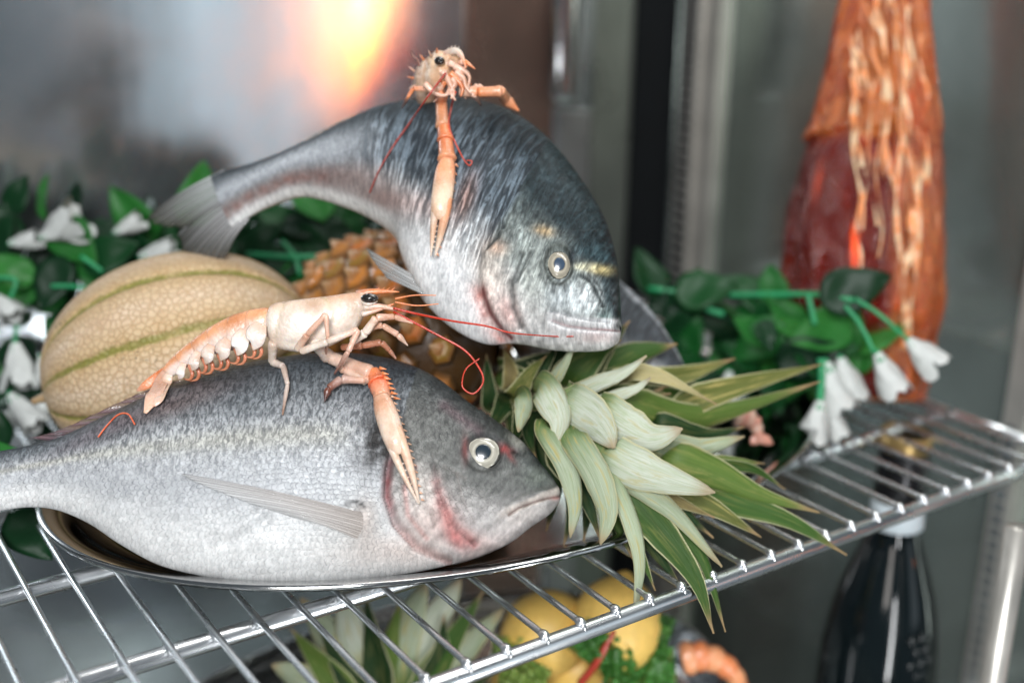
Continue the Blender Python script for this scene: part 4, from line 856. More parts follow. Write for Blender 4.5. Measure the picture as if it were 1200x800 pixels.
def leaf(parent, pts, width, kind='green', twist=0., cup=.15, name='leaf', dmul=1.0, nl=22, nc=7, tipw=.03, thick=.0007):
    """pts (px,py,depth); width in px at the broadest point"""
    P = cat(np.array([D(*p) for p in pts]), nl); dep = np.mean([p[2] for p in pts]); v = np.linspace(0, 1, nl)
    T = np.gradient(P, axis=0); T /= np.linalg.norm(T, axis=1)[:, None]
    blunt = kind in ('pale', 'pale2')
    prof = np.where(v < .35, .74+.26*np.sin(v/.35*math.pi/2), 1.0)*np.clip((1-v)/(.46 if blunt else .66), 0, 1)**(.64 if blunt else .92)
    prof = np.maximum(prof, tipw)*(1+rng.normal(size=nl)*.018); W = prof*width*.5*dep/F
    c = np.linspace(-1, 1, nc); V = np.zeros((nl, nc, 3)); 
    view = -FW; ph = rng.random()*6
    for i in range(nl):
        S_ = np.cross(T[i], view); S_ /= np.linalg.norm(S_)+1e-9; Nn = np.cross(S_, T[i]); tw = twist*(.4+.6*v[i])+.10*math.sin(ph+v[i]*4)
        S2_ = S_*math.cos(tw)+Nn*math.sin(tw); N2 = -S_*math.sin(tw)+Nn*math.cos(tw); cu = cup*(1.25-.6*v[i])
        lat = np.sin(c*min(1.35, abs(cu)*2.6))/math.sin(min(1.35, abs(cu)*2.6)); V[i] = P[i]+S2_[None]*(W[i]*lat)[:, None]-N2[None]*(W[i]*cu*(.7*c**2+1.5*np.sqrt(c*c+.01)))[:, None]*(-1 if not blunt and (len(pts)+int(width)) % 3 else 1)
        V[i] += N2[None]*(np.sin(c*4+ph+v[i]*5)*.00022)[:, None]
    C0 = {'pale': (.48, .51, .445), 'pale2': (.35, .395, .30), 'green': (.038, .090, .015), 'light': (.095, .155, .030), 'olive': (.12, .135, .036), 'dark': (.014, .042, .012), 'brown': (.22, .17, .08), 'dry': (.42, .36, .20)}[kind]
    C0 = np.array(C0)*rng.uniform(.88, 1.1); base = {'pale': (.17, .24, .09), 'pale2': (.12, .19, .06)}.get(kind, tuple(np.array(C0)*.8+np.array((.08, .10, .04))*(.1 if kind == 'dark' else .4)))  # pale kinds: green root, painted darker for the shade there
    col = lerp(base, C0, np.repeat(sstep(.12, .5, v), nc)); 
    dryt = np.repeat(sstep(.88, .97, v), nc)*.9 if kind != 'dry' else np.repeat(sstep(.8, 1, v), nc)*.7
    if blunt: dryt = np.repeat(sstep(.86, .98, v), nc)*.7
    aux = np.stack([dryt, np.full(nl*nc, {'pale': .55, 'pale2': .8, 'olive': 1., 'brown': 1, 'dry': .8, 'light': .35, 'green': .22, 'dark': .2}[kind]), np.zeros(nl*nc)], 1)
    uv = np.stack([np.tile((c+1)/2, nl), np.repeat(v, nc)*3], 1)
    V1 = V.reshape(-1, 3); Nn = np.zeros_like(V); 
    for i in range(nl): Nn[i] = np.cross(np.gradient(V[i], axis=0), T[i]); 
    Nn = Nn.reshape(-1, 3); Nn /= np.linalg.norm(Nn, axis=1)[:, None]+1e-12
    edge = np.tile(1-np.abs(c)**3*.8, nl)[:, None]; V2 = V1+Nn*thick*edge
    F1 = grid_faces(nl, nc); n1_ = len(V1); F2 = F1[:, ::-1]+n1_
    ring = [i*nc for i in range(nl)]+[(nl-1)*nc+j for j in range(1, nc)]+[i*nc+nc-1 for i in range(nl-2, -1, -1)]+[j for j in range(nc-2, 0, -1)]
    F3 = np.array([[ring[k], ring[(k+1) % len(ring)], ring[(k+1) % len(ring)]+n1_, ring[k]+n1_] for k in range(len(ring))])
    return obj(name, np.vstack([V1, V2]), np.vstack([F1, F2, F3]), M_leaf, parent, np.vstack([col, col]), np.vstack([aux, aux]), np.vstack([uv, uv]))
def L_(pts, d0, d1_, w_, kind, tw=0., cup=.15, root=None, parent=None):
    """authored leaf: visible pts in px, depth from d0 to d1_, hidden root toward the crown's core"""
    pts = np.array(pts, float); n_ = len(pts); dd = np.linspace(d0, d1_, n_)
    core = np.array([[588, 440, .775], [680, 480, .745], [760, 515, .725]]); j = np.argmin(np.hypot(core[:, 0]-pts[0, 0], core[:, 1]-pts[0, 1])); c = core[j]
    q0 = np.array([pts[0, 0], pts[0, 1], dd[0]]); cup = cup*(.9 if kind.startswith('pale') else 1.25); w_ = w_*(.9 if kind.startswith('pale') else 1.18) 
    q1 = np.array([pts[1, 0], pts[1, 1], dd[1]]); P = [tuple(q0*.72+(q0-(q1-q0)*.55)*.28*1.6-q0*.28*.6+(c-q0)*.16+np.array([0, 0, .010]))]+[(x, y, d) for (x, y), d in zip(pts, dd)]
    return leaf(parent if parent is not None else PA, P, w_*1.05, kind, tw, cup)
# back to front
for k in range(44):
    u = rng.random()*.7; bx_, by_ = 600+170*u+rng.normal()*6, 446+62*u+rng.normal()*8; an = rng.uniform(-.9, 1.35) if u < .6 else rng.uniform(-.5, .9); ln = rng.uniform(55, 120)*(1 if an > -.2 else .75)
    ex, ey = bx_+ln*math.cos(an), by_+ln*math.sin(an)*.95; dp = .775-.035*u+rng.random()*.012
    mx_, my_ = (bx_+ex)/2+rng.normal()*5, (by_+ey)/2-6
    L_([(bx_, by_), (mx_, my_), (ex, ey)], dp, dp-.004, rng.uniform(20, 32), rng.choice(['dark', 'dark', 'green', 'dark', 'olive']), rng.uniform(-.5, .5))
for a in [([(610, 500), (632, 560), (640, 600)], .742, .735, 26, 'dark'), ([(640, 520), (650, 575), (640, 622)], .735, .72, 26, 'dark'), ([(665, 530), (672, 590), (660, 640)], .735, .715, 26, 'dark'), ([(690, 540), (690, 590), (684, 634)], .735, .715, 24, 'dark'), ([(620, 520), (612, 560), (622, 590)], .75, .74, 24, 'dark'), ([(700, 560), (715, 600), (722, 640)], .735, .715, 22, 'dark'),  # dark leaves added to blacken the gap under the crown
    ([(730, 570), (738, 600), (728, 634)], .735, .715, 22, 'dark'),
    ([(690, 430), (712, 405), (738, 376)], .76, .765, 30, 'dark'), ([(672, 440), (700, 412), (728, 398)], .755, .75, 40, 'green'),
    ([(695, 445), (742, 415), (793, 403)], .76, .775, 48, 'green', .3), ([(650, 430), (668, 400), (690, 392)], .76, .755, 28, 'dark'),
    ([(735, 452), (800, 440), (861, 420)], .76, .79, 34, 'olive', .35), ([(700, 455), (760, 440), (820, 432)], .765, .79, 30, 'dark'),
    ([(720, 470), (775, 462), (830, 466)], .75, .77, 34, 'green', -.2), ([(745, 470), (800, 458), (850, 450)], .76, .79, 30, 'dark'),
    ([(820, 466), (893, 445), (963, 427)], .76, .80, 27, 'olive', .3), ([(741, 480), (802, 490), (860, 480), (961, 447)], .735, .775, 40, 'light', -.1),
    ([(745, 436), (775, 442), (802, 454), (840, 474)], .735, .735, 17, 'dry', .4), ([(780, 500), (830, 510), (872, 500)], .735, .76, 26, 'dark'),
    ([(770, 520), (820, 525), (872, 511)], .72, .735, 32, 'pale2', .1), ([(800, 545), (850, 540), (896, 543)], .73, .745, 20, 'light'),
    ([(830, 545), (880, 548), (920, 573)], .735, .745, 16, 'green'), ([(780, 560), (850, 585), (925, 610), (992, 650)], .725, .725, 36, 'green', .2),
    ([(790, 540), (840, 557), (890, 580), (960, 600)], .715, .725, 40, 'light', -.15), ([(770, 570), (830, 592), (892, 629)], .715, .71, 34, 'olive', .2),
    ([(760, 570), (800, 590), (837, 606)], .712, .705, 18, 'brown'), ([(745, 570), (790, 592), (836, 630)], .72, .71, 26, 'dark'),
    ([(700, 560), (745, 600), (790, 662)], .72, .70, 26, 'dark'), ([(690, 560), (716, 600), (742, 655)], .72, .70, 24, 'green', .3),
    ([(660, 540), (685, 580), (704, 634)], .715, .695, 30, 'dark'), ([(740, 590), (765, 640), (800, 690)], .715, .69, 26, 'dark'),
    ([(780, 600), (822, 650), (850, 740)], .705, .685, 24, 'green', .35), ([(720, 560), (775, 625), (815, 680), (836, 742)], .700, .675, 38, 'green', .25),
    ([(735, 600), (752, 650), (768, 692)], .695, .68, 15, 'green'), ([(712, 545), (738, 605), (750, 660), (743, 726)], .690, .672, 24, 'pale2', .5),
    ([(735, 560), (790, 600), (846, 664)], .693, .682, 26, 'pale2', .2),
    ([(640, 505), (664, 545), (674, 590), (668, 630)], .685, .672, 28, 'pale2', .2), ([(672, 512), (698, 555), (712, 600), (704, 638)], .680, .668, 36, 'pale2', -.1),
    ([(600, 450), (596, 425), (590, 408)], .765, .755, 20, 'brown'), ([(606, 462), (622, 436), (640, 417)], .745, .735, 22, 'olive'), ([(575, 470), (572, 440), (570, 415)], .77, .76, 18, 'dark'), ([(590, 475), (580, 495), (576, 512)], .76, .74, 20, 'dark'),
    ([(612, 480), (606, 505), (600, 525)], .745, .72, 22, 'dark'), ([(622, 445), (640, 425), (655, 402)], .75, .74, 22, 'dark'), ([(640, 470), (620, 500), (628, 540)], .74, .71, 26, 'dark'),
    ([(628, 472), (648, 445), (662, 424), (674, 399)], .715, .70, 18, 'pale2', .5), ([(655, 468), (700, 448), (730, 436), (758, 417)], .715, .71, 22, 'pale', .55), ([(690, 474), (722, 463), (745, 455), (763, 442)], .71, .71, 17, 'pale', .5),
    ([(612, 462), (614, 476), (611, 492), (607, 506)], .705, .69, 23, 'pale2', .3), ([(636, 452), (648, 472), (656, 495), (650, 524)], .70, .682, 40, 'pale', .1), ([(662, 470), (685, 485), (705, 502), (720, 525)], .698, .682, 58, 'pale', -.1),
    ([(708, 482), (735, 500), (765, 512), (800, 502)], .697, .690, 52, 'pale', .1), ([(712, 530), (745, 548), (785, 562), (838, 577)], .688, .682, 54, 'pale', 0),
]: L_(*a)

# ------------------------------------------------------------------ artificial garlands
def ovate_bag(Lf, Wf, curl, fold, seed):
    r = np.random.default_rng(seed); nl, nc = 12, 7; v = np.linspace(0, 1, nl); c = np.linspace(-1, 1, nc)
    prof = np.sin(np.clip(v, 0, 1)**.72*math.pi)**.75*(1-.25*v); prof[0] = .05; prof[-1] = .01; ph = r.random()*6
    V = np.array([[c_*Wf/2*p, v_*Lf, fold*abs(c_)*Wf/2*p-curl*Lf*v_**2+.0012*math.sin(ph+v_*9+c_*2)-.0006*math.exp(-(c_/.12)**2)] for v_, p in zip(v, prof) for c_ in c])
    F1 = grid_faces(nl, nc); n1_ = len(V); V2 = V-np.array([0, 0, .0006]); 
    ring = [i*nc for i in range(nl)]+[(nl-1)*nc+j for j in range(1, nc)]+[i*nc+nc-1 for i in range(nl-2, -1, -1)]+[j for j in range(nc-2, 0, -1)]
    F3 = [[ring[k], ring[(k+1) % len(ring)], ring[(k+1) % len(ring)]+n1_, ring[k]+n1_] for k in range(len(ring))]
    b = Bag(); b.add(np.vstack([V, V2]), F1.tolist()+(F1[:, ::-1]+n1_).tolist()+F3, (.1, .3, .1)); return b
def flower_bag(s, seed, openness=.55):
    r = np.random.default_rng(seed); b = Bag()
    for k in range(6):
        a = k/6*2*math.pi+r.random()*.3; rr = openness*(.85+.3*r.random()); nl, nc = 7, 5; V = []
        for v_ in np.linspace(0, 1, nl):
            wd = .66*math.sin(min(1, v_*1.15+.12)*math.pi*.86)**.7+.03; rad = .10+rr*(v_**1.5)*.62+.08*math.sin(v_*math.pi); z = v_*1.0+(.10 if k % 2 else 0)*v_
            for c_ in np.linspace(-1, 1, nc):
                an = a+c_*wd/(rad+.32); V.append((s*rad*math.cos(an), s*rad*math.sin(an), s*(z-.13*c_*c_*v_+.03*math.sin(6*c_+k+v_*5))))
        V = np.array(V); F1 = grid_faces(nl, nc); n1_ = len(V); b.add(np.vstack([V, V*np.array([.94, .94, 1])]), F1.tolist()+(F1[:, ::-1]+n1_).tolist(), (.8, .8, .8))
    return b
def garland(label, loc, specs_leaf, specs_fl, stems, fill, group=None):
    t = thing('garland', label, 'garland', loc, group); protos = {}; 
    def place(kind, key, bag, mat, P, yaxis, zaxis, sc):
        yaxis = nrm(yaxis); zaxis = nrm(np.array(zaxis)-(np.dot(zaxis, yaxis))*yaxis); xaxis = np.cross(yaxis, zaxis)
        if kind == 'flower': xaxis, yaxis, zaxis = xaxis, zaxis*-1, yaxis
        if key not in protos: o = protos[key] = bag().obj(kind, mat, t, origin=(0, 0, 0))
        else: o = protos[key].copy(); COL.objects.link(o)
        M_ = Matrix(((xaxis[0], yaxis[0], zaxis[0]), (xaxis[1], yaxis[1], zaxis[1]), (xaxis[2], yaxis[2], zaxis[2])))
        o.rotation_euler = M_.to_euler(); o.scale = (sc,)*3; o.location = np.array(P)-ORG[t]; return o
    for (x0, y0, x1, y1, d, wd, tilt) in specs_leaf:
        P, Q = D(x0, y0, d), D(x1, y1, d-.01); L = np.linalg.norm(Q-P); q = int(rng.integers(3))
        place('leaf', ('l', q), lambda: ovate_bag(.05, .036, (.10, .2, .05)[q], (.15, .3, .05)[q], q), M_gleaf, P, Q-P, -FW+tilt*UP+.3*tilt*RT, L/.05)
    for (x0, y0, x1, y1, d, sz) in specs_fl:
        P, Q = D(x0, y0, d), D(x1, y1, d); q = int(rng.integers(3)); k = np.linalg.norm(Q-P)/.03
        o = place('flower', ('f', q), lambda: flower_bag(.030, 80+q, (.45, .62, .8)[q]), M_petal, P, Q-P, -FW, k)
        ck = ('c',)
        b = Bag(); b.tube([P-(Q-P)*.10, P+(Q-P)*.04, P+(Q-P)*.20], [.0012, .0034*k, .0052*k], (.1, .4, .2), 8, k=6); b.obj('calyx', M_gstem, t)
    for pts, r in stems: Bag().tube([D(*p) for p in pts], [r]*len(pts), (.1, .4, .2), 7, k=len(pts)*4).obj('stem', M_gstem, t)
    for (xa, xb, ya, yb, da, db, n_) in fill:
        for i in range(n_):
            x, y, d = rng.uniform(xa, xb), rng.uniform(ya, yb), rng.uniform(da, db); a = rng.random()*6.28; q = int(rng.integers(3)); P = D(x, y, d)
            if P[2] < .006 or P[0] < XB+.03 or P[1] > YE-.02: continue
            dr = RT*math.cos(a)+UP*math.sin(a)+FW*rng.uniform(-.5, .5); place('leaf', ('l', q), lambda: ovate_bag(.05, .036, (.10, .2, .05)[q], (.15, .3, .05)[q], q), M_gleaf, P, dr, -FW+RT*rng.normal()*.5+UP*rng.uniform(-.2, .9), rng.uniform(.65, 1.1))
    return t
garland('dark green artificial garland with white flowers left of the melon', D(60, 400, .90)*np.array([1, 1, 0]),
  [(10, 250, 30, 205, .93, 1, .3), (40, 330, -20, 300, .90, 1, .2), (95, 310, 160, 285, .90, 1, .1), (75, 300, 45, 365, .89, 1, -.2), (100, 300, 140, 350, .91, 1, .4), (40, 400, 0, 430, .90, 1, .3), (60, 460, 20, 410, .90, 1, .1), (10, 600, 60, 655, .74, 1, .3), (35, 590, 15, 640, .76, 1, .2)],
  [(12, 285, 45, 280, .89, 1), (50, 278, 92, 256, .89, 1), (135, 272, 165, 258, .90, 1), (165, 300, 205, 292, .90, 1), (-8, 345, 16, 372, .88, 1), (18, 402, 26, 452, .87, 1), (48, 418, 58, 448, .87, 1), (12, 462, 42, 500, .86, 1), (22, 478, -6, 512, .86, 1), (60, 470, 40, 486, .87, 1)],
  [([(60, 335, .88), (90, 336, .88), (120, 345, .87)], .0018), ([(-10, 325, .88), (18, 328, .88), (12, 350, .88)], .0016), ([(20, 380, .88), (18, 395, .88), (18, 405, .88)], .0014), ([(95, 300, .89), (120, 318, .89)], .0016)],
  [(-40, 130, 230, 520, .905, .975, 70), (-30, 60, 520, 600, .80, .9, 14), (120, 230, 265, 330, .91, .98, 22), (-30, 70, 560, 640, .745, .80, 6)])
garland('low garland strip with green stems between the melon and the raised fish tail', D(340, 310, .95)*np.array([1, 1, 0]),
  [(280, 300, 330, 262, .95, 1, .2), (350, 290, 300, 330, .94, 1, .1), (330, 262, 380, 270, .96, 1, .5), (420, 262, 390, 290, .97, 1, .4)],
  [(405, 268, 424, 240, .98, 1)],
  [([(290, 298, .93), (340, 301, .92), (395, 300, .92)], .0022), ([(330, 282, .92), (345, 300, .92), (352, 322, .92)], .0018)],
  [(220, 440, 240, 350, .935, 1.0, 42)])
garland('green garland with hanging white flowers in front of the orange wrapped bottle', D(880, 400, .92)*np.array([1, 1, 0]),
  [(790, 345, 865, 332, .93, 1, .25), (850, 335, 905, 352, .95, 1, .4), (960, 352, 1046, 322, .88, 1, .15), (1000, 375, 925, 400, .90, 1, .25), (905, 400, 860, 372, .92, 1, .3), (940, 395, 905, 345, .92, 1, .3), (760, 350, 800, 375, .95, 1, .4), (890, 430, 850, 400, .93, 1, .3), (893, 375, 905, 410, .87, 1, .0)],
  [(1028, 414, 1050, 460, .86, 1), (1064, 398, 1098, 430, .87, 1), (968, 425, 985, 480, .885, 1), (985, 420, 998, 470, .89, 1), (962, 470, 950, 520, .87, 1), (975, 480, 985, 512, .88, 1), (855, 435, 850, 470, .93, 1)],
  [([(990, 358, .87), (1008, 380, .865), (1024, 412, .86)], .0016), ([(1002, 350, .87), (1030, 368, .868), (1062, 396, .868)], .0016), ([(760, 338, .95), (830, 345, .94), (900, 345, .92), (960, 345, .89), (1000, 352, .875)], .0022), ([(815, 350, .93), (830, 362, .93), (848, 368, .93)], .0024), ([(962, 420, .88), (963, 440, .88), (961, 470, .87)], .003), ([(947, 345, .89), (955, 380, .89)], .0022)],
  [(745, 950, 350, 450, .93, .99, 40), (900, 1010, 355, 440, .90, .94, 16), (800, 930, 430, 500, .93, .97, 8)])

# small cooked prawns tucked behind the leaves
def prawn(label, pts, r, group=None, c0=(.50, .20, .13), c1=(.58, .32, .24)):
    t = thing('prawn', label, 'prawn', D(*pts[len(pts)//2]), group); P = cat(np.array([D(*p) for p in pts]), 7)
    for i in range(6):
        k = 1-.11*i; rr = pts[0][2]/F*r; b = Bag(); b.tube([P[i]*1.1-P[i+1]*.1, P[i]*.5+P[i+1]*.5, P[i+1]*1.05-P[i]*.05], [rr*k*.85, rr*k*1.05, rr*k*.85], (np.array(c0) if i % 2 else np.array(c1)), 12, up=-FW, rv=[rr*k*.8]*3, k=6); b.obj('body_ring', M_orange, t)
    b = Bag(); q = P[-1]-P[-2]
    for s in (-1, 0, 1): b.tube([P[-1], P[-1]+q*.5+RT*s*.004, P[-1]+q*1.1+RT*s*.008], [.002, .004, .0006], c0, 8, up=-FW, rv=[.001, .001, .0004], k=6)
    b.obj('tail_flap', M_orange, t)
prawn('small pink prawn on the platter between the white leaf tips and the platter rim', [(862, 486, .83), (882, 492, .83), (890, 512, .83)], 14, c0=(.62, .30, .22), c1=(.66, .44, .34))

# ------------------------------------------------------------------ orange wrapped bottle
def mat_film():
    g = N('orange_cellophane'); c = g.co(); c1 = g.noise(70, 4, g.map(c, (1, 1, .16)), .6, 1.2); c2 = g.noise(190, 3, g.map(c, (1, 1, .35)), .5, .5); big = g.noise(18, 2, g.map(c, (1, 1, .4)))
    h = g.M('ADD', c1, g.M('MULTIPLY', c2, .7))
    att = g.attr('Col'); g.P(Base_Color=g.mix(g.rng(big, .35, .65, 0, 1), g.mix(1., att, (.6, .5, .5), 'MULTIPLY'), att), Roughness=.09, Specular_IOR_Level=1., Coat_Weight=1., Coat_Roughness=.05, Coat_Normal=g.bump(h, .016, 1.), Normal=g.bump(h, .010, 1.))
    tr = g('ShaderNodeBsdfTransparent', {'Color': (1., .30, .10)}); mx = g('ShaderNodeMixShader')
    g.set(mx.inputs[0], g.rng(c1, .35, .7, .28, .62)); g.t.links.new(tr.outputs[0], mx.inputs[1]); g.t.links.new(g.b.outputs[0], mx.inputs[2]); g.t.links.new(mx.outputs[0], g.out.inputs[0]); return g.m
M_film = mat_film()
M_red = mat_plain('dark_red_bottle_glass', (.16, .015, .01), .12, 0, .0001, 20, .3, Coat_Weight=1., Coat_Roughness=.03)
def wrapped_bottle():
    dep = .965; rows = [(-120, 1010, 1082), (-60, 1000, 1084), (0, 986, 1085), (60, 975, 1089), (120, 961, 1094), (150, 949, 1098), (160, 945, 1099), (166, 952, 1098), (200, 941, 1100), (250, 925, 1101), (300, 918, 1101), (350, 917, 1099), (378, 926, 1096), (396, 962, 1092), (415, 986, 1089), (440, 994, 1086), (468, 1000, 1080)]
    t = thing('wrapped_bottle', 'dark red bottle wrapped in crinkled orange cellophane standing at the shelf corner', 'bottle', D(1036, 466, dep+.008))
    A = np.array(rows, float); k = 120; C_ = cat(A, k); nth = 144; V = []
    for i, (y, l, r) in enumerate(C_):
        c = D((l+r)/2, y, dep+.008*i/k); R = (r-l)/2*dep/F; U = nrm(UP)
        for j in range(nth):
            a = j/nth*2*math.pi; amp = .045+.05*math.exp(-((y-60)/90)**2)+(.04 if y > 400 else 0)
            f = 1+amp*.6*(math.sin(9*a+2*math.sin(y*.012)+1.2*math.sin(a*2))+.5*math.sin(21*a+y*.015+2))+.012*math.sin(y*.09+5*a)
            f = min(f, 1.06)
            V.append(c+(RT*math.cos(a)-FW*math.sin(a)*.95)*R*f)
    px, py, _ = proj(np.array(V)); Q = np.stack([px, py], 1); nz = vnoise(Q*np.array([1/14, 1/45]), 77)
    lay = np.clip(sstep(150, 168, py+6*nz)*sstep(1062, 1040, px+16*nz)*sstep(405, 388, py+8*nz), 0, 1)
    lay = np.maximum(lay, .8*sstep(.2, .6, nz)*(py > 60)*(px < 1045))
    obj('cellophane', V, grid_faces(k, nth, True), M_film, t, col=lerp((.95, .30, .055), (.20, .014, .006), lay))
    A = [(-100, 1040, 15), (0, 1036, 16), (60, 1034, 18), (120, 1024, 30), (170, 1012, 50), (220, 1003, 62), (300, 1000, 68), (350, 1004, 68), (385, 1010, 60), (400, 1030, 44), (440, 1038, 40), (462, 1040, 36)]
    Bag().tube([D(x, y, dep+.004) for y, x, r in A], [r*dep/F for y, x, r in A], (.2, .02, .01), 40, up=RT, k=50).obj('glass_bottle', M_red, t)
    def film_r(x, y):
        l, r = np.interp(y, [q[0] for q in rows], [q[1] for q in rows]), np.interp(y, [q[0] for q in rows], [q[2] for q in rows]); u = min(.96, abs((x-(l+r)/2)/((r-l)/2))); return (r-l)/2*dep/F*math.sqrt(1-u*u)*1.03+.0045
    b = Bag(); # pale broken streaks shaped on the film front to imitate glints
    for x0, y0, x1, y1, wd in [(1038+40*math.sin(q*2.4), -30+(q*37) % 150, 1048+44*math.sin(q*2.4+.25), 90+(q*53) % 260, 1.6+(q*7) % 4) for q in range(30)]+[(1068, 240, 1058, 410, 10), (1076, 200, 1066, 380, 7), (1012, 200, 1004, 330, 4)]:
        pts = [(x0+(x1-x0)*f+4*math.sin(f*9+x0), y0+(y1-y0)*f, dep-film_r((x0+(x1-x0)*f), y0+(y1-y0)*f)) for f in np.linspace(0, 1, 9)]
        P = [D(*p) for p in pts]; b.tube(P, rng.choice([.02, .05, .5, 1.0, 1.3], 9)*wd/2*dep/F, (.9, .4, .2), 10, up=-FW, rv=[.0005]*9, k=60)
    b.obj('film_glints', M_film2, t)
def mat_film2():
    g = N('orange_glint_film'); c = g.co(); c1 = g.noise(110, 4, g.map(c, (1, 1, .5)), .6, 1.); 
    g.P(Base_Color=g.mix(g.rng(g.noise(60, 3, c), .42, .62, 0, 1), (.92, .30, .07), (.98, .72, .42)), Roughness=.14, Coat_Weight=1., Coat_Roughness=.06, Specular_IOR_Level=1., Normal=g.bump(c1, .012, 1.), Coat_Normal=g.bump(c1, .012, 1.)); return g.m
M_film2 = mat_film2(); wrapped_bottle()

# ------------------------------------------------------------------ below the shelf
ZL = -.225; ZW = -.43
wire_shelf('lower wire shelf below the fish, seen blurred through the upper shelf', ZW, -1.30*S, -.98, Y0-.02, 2.406*S, [-1.300*S, -1.596*S, -1.912*S, -.76, -.98], ST)
M_glass = mat_plain('dark_bottle_glass', (.003, .006, .007), .06, 0, .0001, 20, .2)
M_foil = mat_plain('black_neck_foil', (.02, .02, .022), .28, .6, .0005, 60, .2)
M_gold = mat_plain('gold_print', (.34, .23, .09), .3, .7, .0001, 40, .1)
M_paper = mat_plain('pale_paper_label', (.62, .70, .74), .6, 0, .0001, 60, .05)
def lathe(name, axis_xy, prof, mat, parent, n=64):
    V = [(axis_xy[0]+r*math.cos(a), axis_xy[1]+r*math.sin(a), z) for r, z in prof for a in np.arange(n)/n*2*math.pi]
    return obj(name, V, grid_faces(len(prof), n, True), mat, parent)
bx = D(1056, 560, .925); BXY = bx[:2]
def zat(y):            # height on the bottle axis that shows at picture row y
    lo, hi = -.5, .3
    for _ in range(40):
        md = (lo+hi)/2; yy = float(proj(np.array([BXY[0], BXY[1], md]))[1])
        if yy > y: lo = md
        else: hi = md
    return lo
pw = lambda px_: px_*.93/F
t = thing('wine_bottle', 'dark glass sparkling wine bottle with embossed grapes under the shelf at right', 'bottle', (BXY[0], BXY[1], ZL-.1))
t.location.z = ZW; ORG[t] = np.array([BXY[0], BXY[1], ZW])
zt = min(zat(492), -.008); prof = cat(np.array([(pw(6), zt), (pw(24), zt-.001), (pw(27), zt-.004), (pw(27), zat(520)), (pw(27), zat(560)), (pw(29), zat(600)), (pw(31), zat(625)), (pw(42), zat(655)), (pw(56), zat(695)), (pw(66), zat(740)), (pw(70), zat(790)), (pw(71), zat(860)), (pw(71), ZW+.004), (pw(66), ZW)]), 100)
lathe('glass_body', BXY, prof, M_glass, t)
lathe('neck_foil', BXY, [(pw(6), zt+.0012), (pw(25.5), zt+.0006), (pw(28.6), zt-.004), (pw(28.6), zat(560)), (pw(29.6), zat(583)), (pw(28.2), zat(583.5))], M_foil, t)
lathe('foil_band', BXY, [(pw(28.8), zat(505)), (pw(29.4), zat(506)), (pw(29.4), zat(524)), (pw(28.8), zat(525))], M_gold, t)
lathe('neck_label', BXY, [(pw(29), zat(583)), (pw(30.2), zat(583.6)), (pw(31.8), zat(612)), (pw(30.5), zat(613))], M_paper, t)
def onbottle(px, py, r): 
    z = zat(py); c = np.array([BXY[0], BXY[1], z]); cx, _, _ = proj(c); s = (px-float(cx))/r; s = max(-.97, min(.97, s)); rr = pw(r)
    tov = nrm(np.array([-FW[0], -FW[1], 0])); sd_ = np.array([-tov[1], tov[0], 0]); sd_ = sd_ if sd_ @ RT > 0 else -sd_
    return c+sd_*rr*s+tov*rr*math.sqrt(1-s*s)
b = Bag()
for (x, y) in ((1049, 718), (1062, 716), (1055, 731), (1068, 730), (1048, 746), (1061, 745), (1073, 745), (1055, 758), (1066, 759), (1038, 780), (1052, 782), (1066, 781), (1078, 778)): b.ell(onbottle(x, y, 64), np.eye(3)*.0042, 12, 8)
b.obj('embossed_grapes', M_glass, t)
zz = [zat(795), zat(830)]; b = Bag(); nn = 14; P1 = [onbottle(1010+i*5.6, 795, 71.8) for i in range(nn)]; P2 = [p+np.array([0, 0, -.035]) for p in P1]
o_ = obj('front_label', P1+P2+[p*1.0+np.array([BXY[0]-p[0], BXY[1]-p[1], 0])*.012 for p in P1+P2], [[i, i+1, nn+i+1, nn+i] for i in range(nn-1)]+[[2*nn+i+1, 2*nn+i, 3*nn+i, 3*nn+i+1] for i in range(nn-1)], M_gold, t)

LPc = (-.640, .370)
platter('serving_platter', 'oval steel platter on the lower shelf, holding the lemons and lettuce', LPc, .165, .255, ZL, M_tray, .03)
def lemon(label, px, py, d, r, ax, grp='lemons on the lower platter'):
    c = D(px, py, d); t = thing('lemon', label, 'lemon', c-np.array([0, 0, r*d/F]), grp); a = nrm(RT*ax[0]+UP*ax[1]+FW*ax[2]); r = r*d/F
    z = np.array([-1.32, -1.26, -1.12, -.98, -.7, -.35, 0, .35, .7, .98, 1.10, 1.20, 1.24]); rr = np.array([.03, .12, .22, .48, .78, .96, 1., .96, .78, .46, .24, .12, .02])
    Bag().tube([c+a*r*q for q in z], r*rr, (.8, .5, .1), 36, k=50).obj('peel', M_lemon, t)
    Bag().ell(c-a*r*1.30, np.array([a*r*.06, RT*r*.09, UP*r*.09])).obj('stem_scar', M_pine, t)
lemon('yellow lemon under the shelf, right and brightest of the lemons', 722, 732, .85, 52, (.2, 1, .1))
lemon('yellow lemon under the shelf, left of the brightest lemon', 640, 742, .87, 50, (1, .35, .2))
lemon('yellow lemon lowest in the pile, half hidden behind the lettuce', 680, 785, .89, 46, (.8, -.5, .3))
lemon('yellow lemon at the back of the pile, low behind the lettuce leaves', 615, 800, .90, 40, (.6, .5, .3))
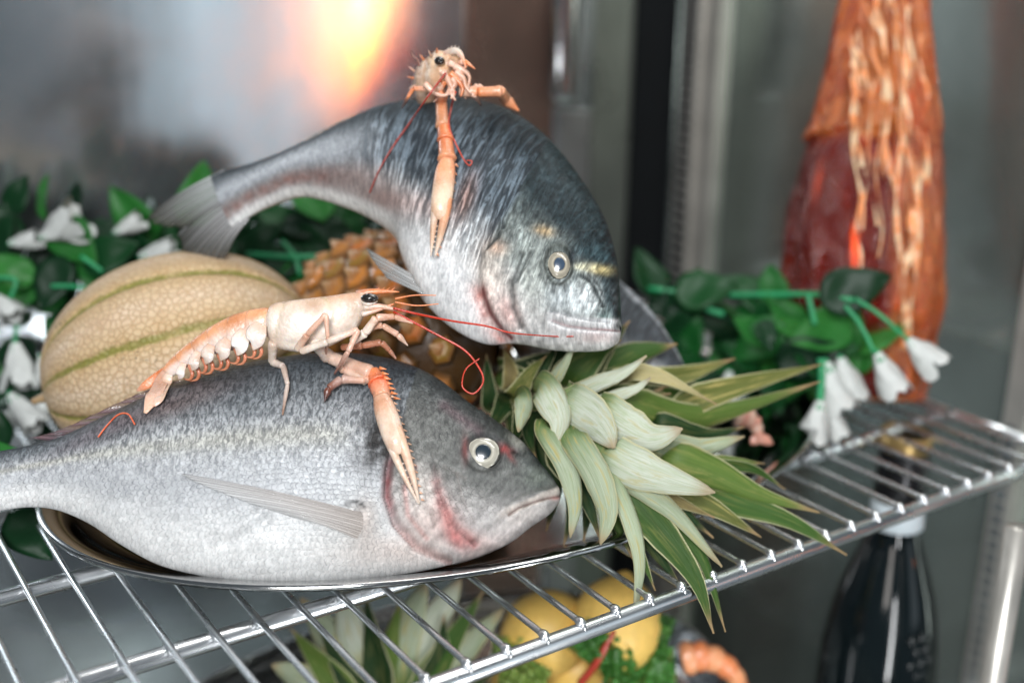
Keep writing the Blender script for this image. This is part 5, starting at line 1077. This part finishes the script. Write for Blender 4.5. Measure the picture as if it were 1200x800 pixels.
def lettuce(label, px, py, d, w_, seed, col):
    t = thing('lettuce', label, 'lettuce', D(px, py, d)); r = np.random.default_rng(seed)
    for q in range(7):
        nu = nv = 16; cx, cy = r.normal(size=2)*w_*.35; a0 = r.random()*6.28; V = []; C = []
        for i in range(nu):
            for j in range(nv):
                u, v = i/(nu-1)*2-1, j/(nv-1)*2-1; rad = math.hypot(u, v); s = w_*(.36+.1*r.random()*0)
                px_ = px+cx+s*(u*math.cos(a0)-v*math.sin(a0)); py_ = py+cy+s*(u*math.sin(a0)+v*math.cos(a0))
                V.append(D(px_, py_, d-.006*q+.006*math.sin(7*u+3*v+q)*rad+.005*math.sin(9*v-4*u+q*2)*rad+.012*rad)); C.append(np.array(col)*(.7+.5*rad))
        V = np.array(V); F1 = grid_faces(nu, nv); F2 = F1[:, ::-1]+len(V)
        obj('leaf', np.vstack([V, V+FW*.0008]), np.vstack([F1, F2]), M_lettuce, t, np.vstack([C, C]))
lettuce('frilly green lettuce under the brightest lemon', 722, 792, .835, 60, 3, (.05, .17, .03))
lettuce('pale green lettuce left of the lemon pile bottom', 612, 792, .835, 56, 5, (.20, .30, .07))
o = Bag().tube([D(680, 800, .82), D(696, 780, .815), (D(708, 760, .812)), D(720, 738, .812)], [.003, .0028, .0026, .0012], (.45, .05, .03), 8, k=16).obj('red_stalk', M_orange, origin=D(700, 775, .815))
tag(o, 'thin red stalk standing up in front of the lemons', 'stalk')
prawn('large orange prawn on the lower platter, right of the lemons', [(800, 772, .88), (828, 768, .88), (858, 786, .88), (872, 812, .89)], 20, None, (.72, .24, .09), (.74, .32, .15))
PB = pineapple('second pineapple lying on the lower shelf below the front fish', D(440, 900, .86), nrm(D(470, 830, .83)-D(440, 900, .86)), .055, .075, rows=8, per=11)
for pts, w_, k in (([(430, 830), (395, 760), (352, 700)], 44, 'pale2'), ([(440, 820), (420, 750), (398, 690)], 50, 'pale'), ([(450, 830), (440, 760), (428, 692)], 40, 'dark'), ([(460, 820), (470, 750), (500, 680)], 46, 'pale2'),
                   ([(470, 820), (500, 750), (540, 676)], 46, 'pale'), ([(480, 830), (520, 765), (568, 690)], 40, 'green'), ([(485, 830), (530, 780), (590, 712)], 36, 'pale2'), ([(420, 830), (380, 780), (340, 735)], 40, 'light'), ([(455, 825), (455, 770), (470, 700)], 36, 'light'),
                   ([(420, 840), (360, 800), (318, 778)], 38, 'pale2'), ([(490, 840), (545, 800), (600, 770)], 38, 'dark'), ([(440, 830), (405, 790), (372, 730)], 34, 'dark'), ([(500, 810), (515, 770), (520, 720)], 34, 'dark')):
    leaf(PB, [(x, y, .83-.006*i) for i, (x, y) in enumerate(pts)], w_, k, rng.uniform(-.4, .4), .14)

# uprights at the right front
a0, a1 = Y(1158, 600, YE-.016)[0], Y(1182, 600, YE-.016)[0]
pilaster('slotted shelf pilaster on the side wall at the right edge below the shelf', (a0, YE-.016, -.6), (a1, YE, 1.2), 'y', np.arange(-.44, -.03, .0125), M_beige)
q = Z(1186, 700, -.08); q = D(1183, 680, .80)
t = thing('cabinet_post', 'round bright steel post at the right edge below the shelf rail', 'post', (q[0], q[1], -.6))
Bag().tube([(q[0], q[1], z) for z in (-.6, -.3, -.014)], [.0085]*3, n=20, up=(1, 0, 0)).obj('tube', M_beige, t)

t = thing('steel_tub', 'upturned steel tub carrying the lower platter on the lower shelf', 'tub', (LPc[0], LPc[1], ZW))
b = Bag(); n_ = 48; V = [(LPc[0]+f*.10*math.cos(a), LPc[1]+f*.16*math.sin(a), z) for f, z in ((1.1, ZW), (1.08, ZW+.004), (1.0, ZL-.01), (.97, ZL-.001), (.9, ZL)) for a in np.arange(n_)/n_*2*math.pi]
obj('tub_wall', V, grid_faces(5, n_, True), M_tray, t)
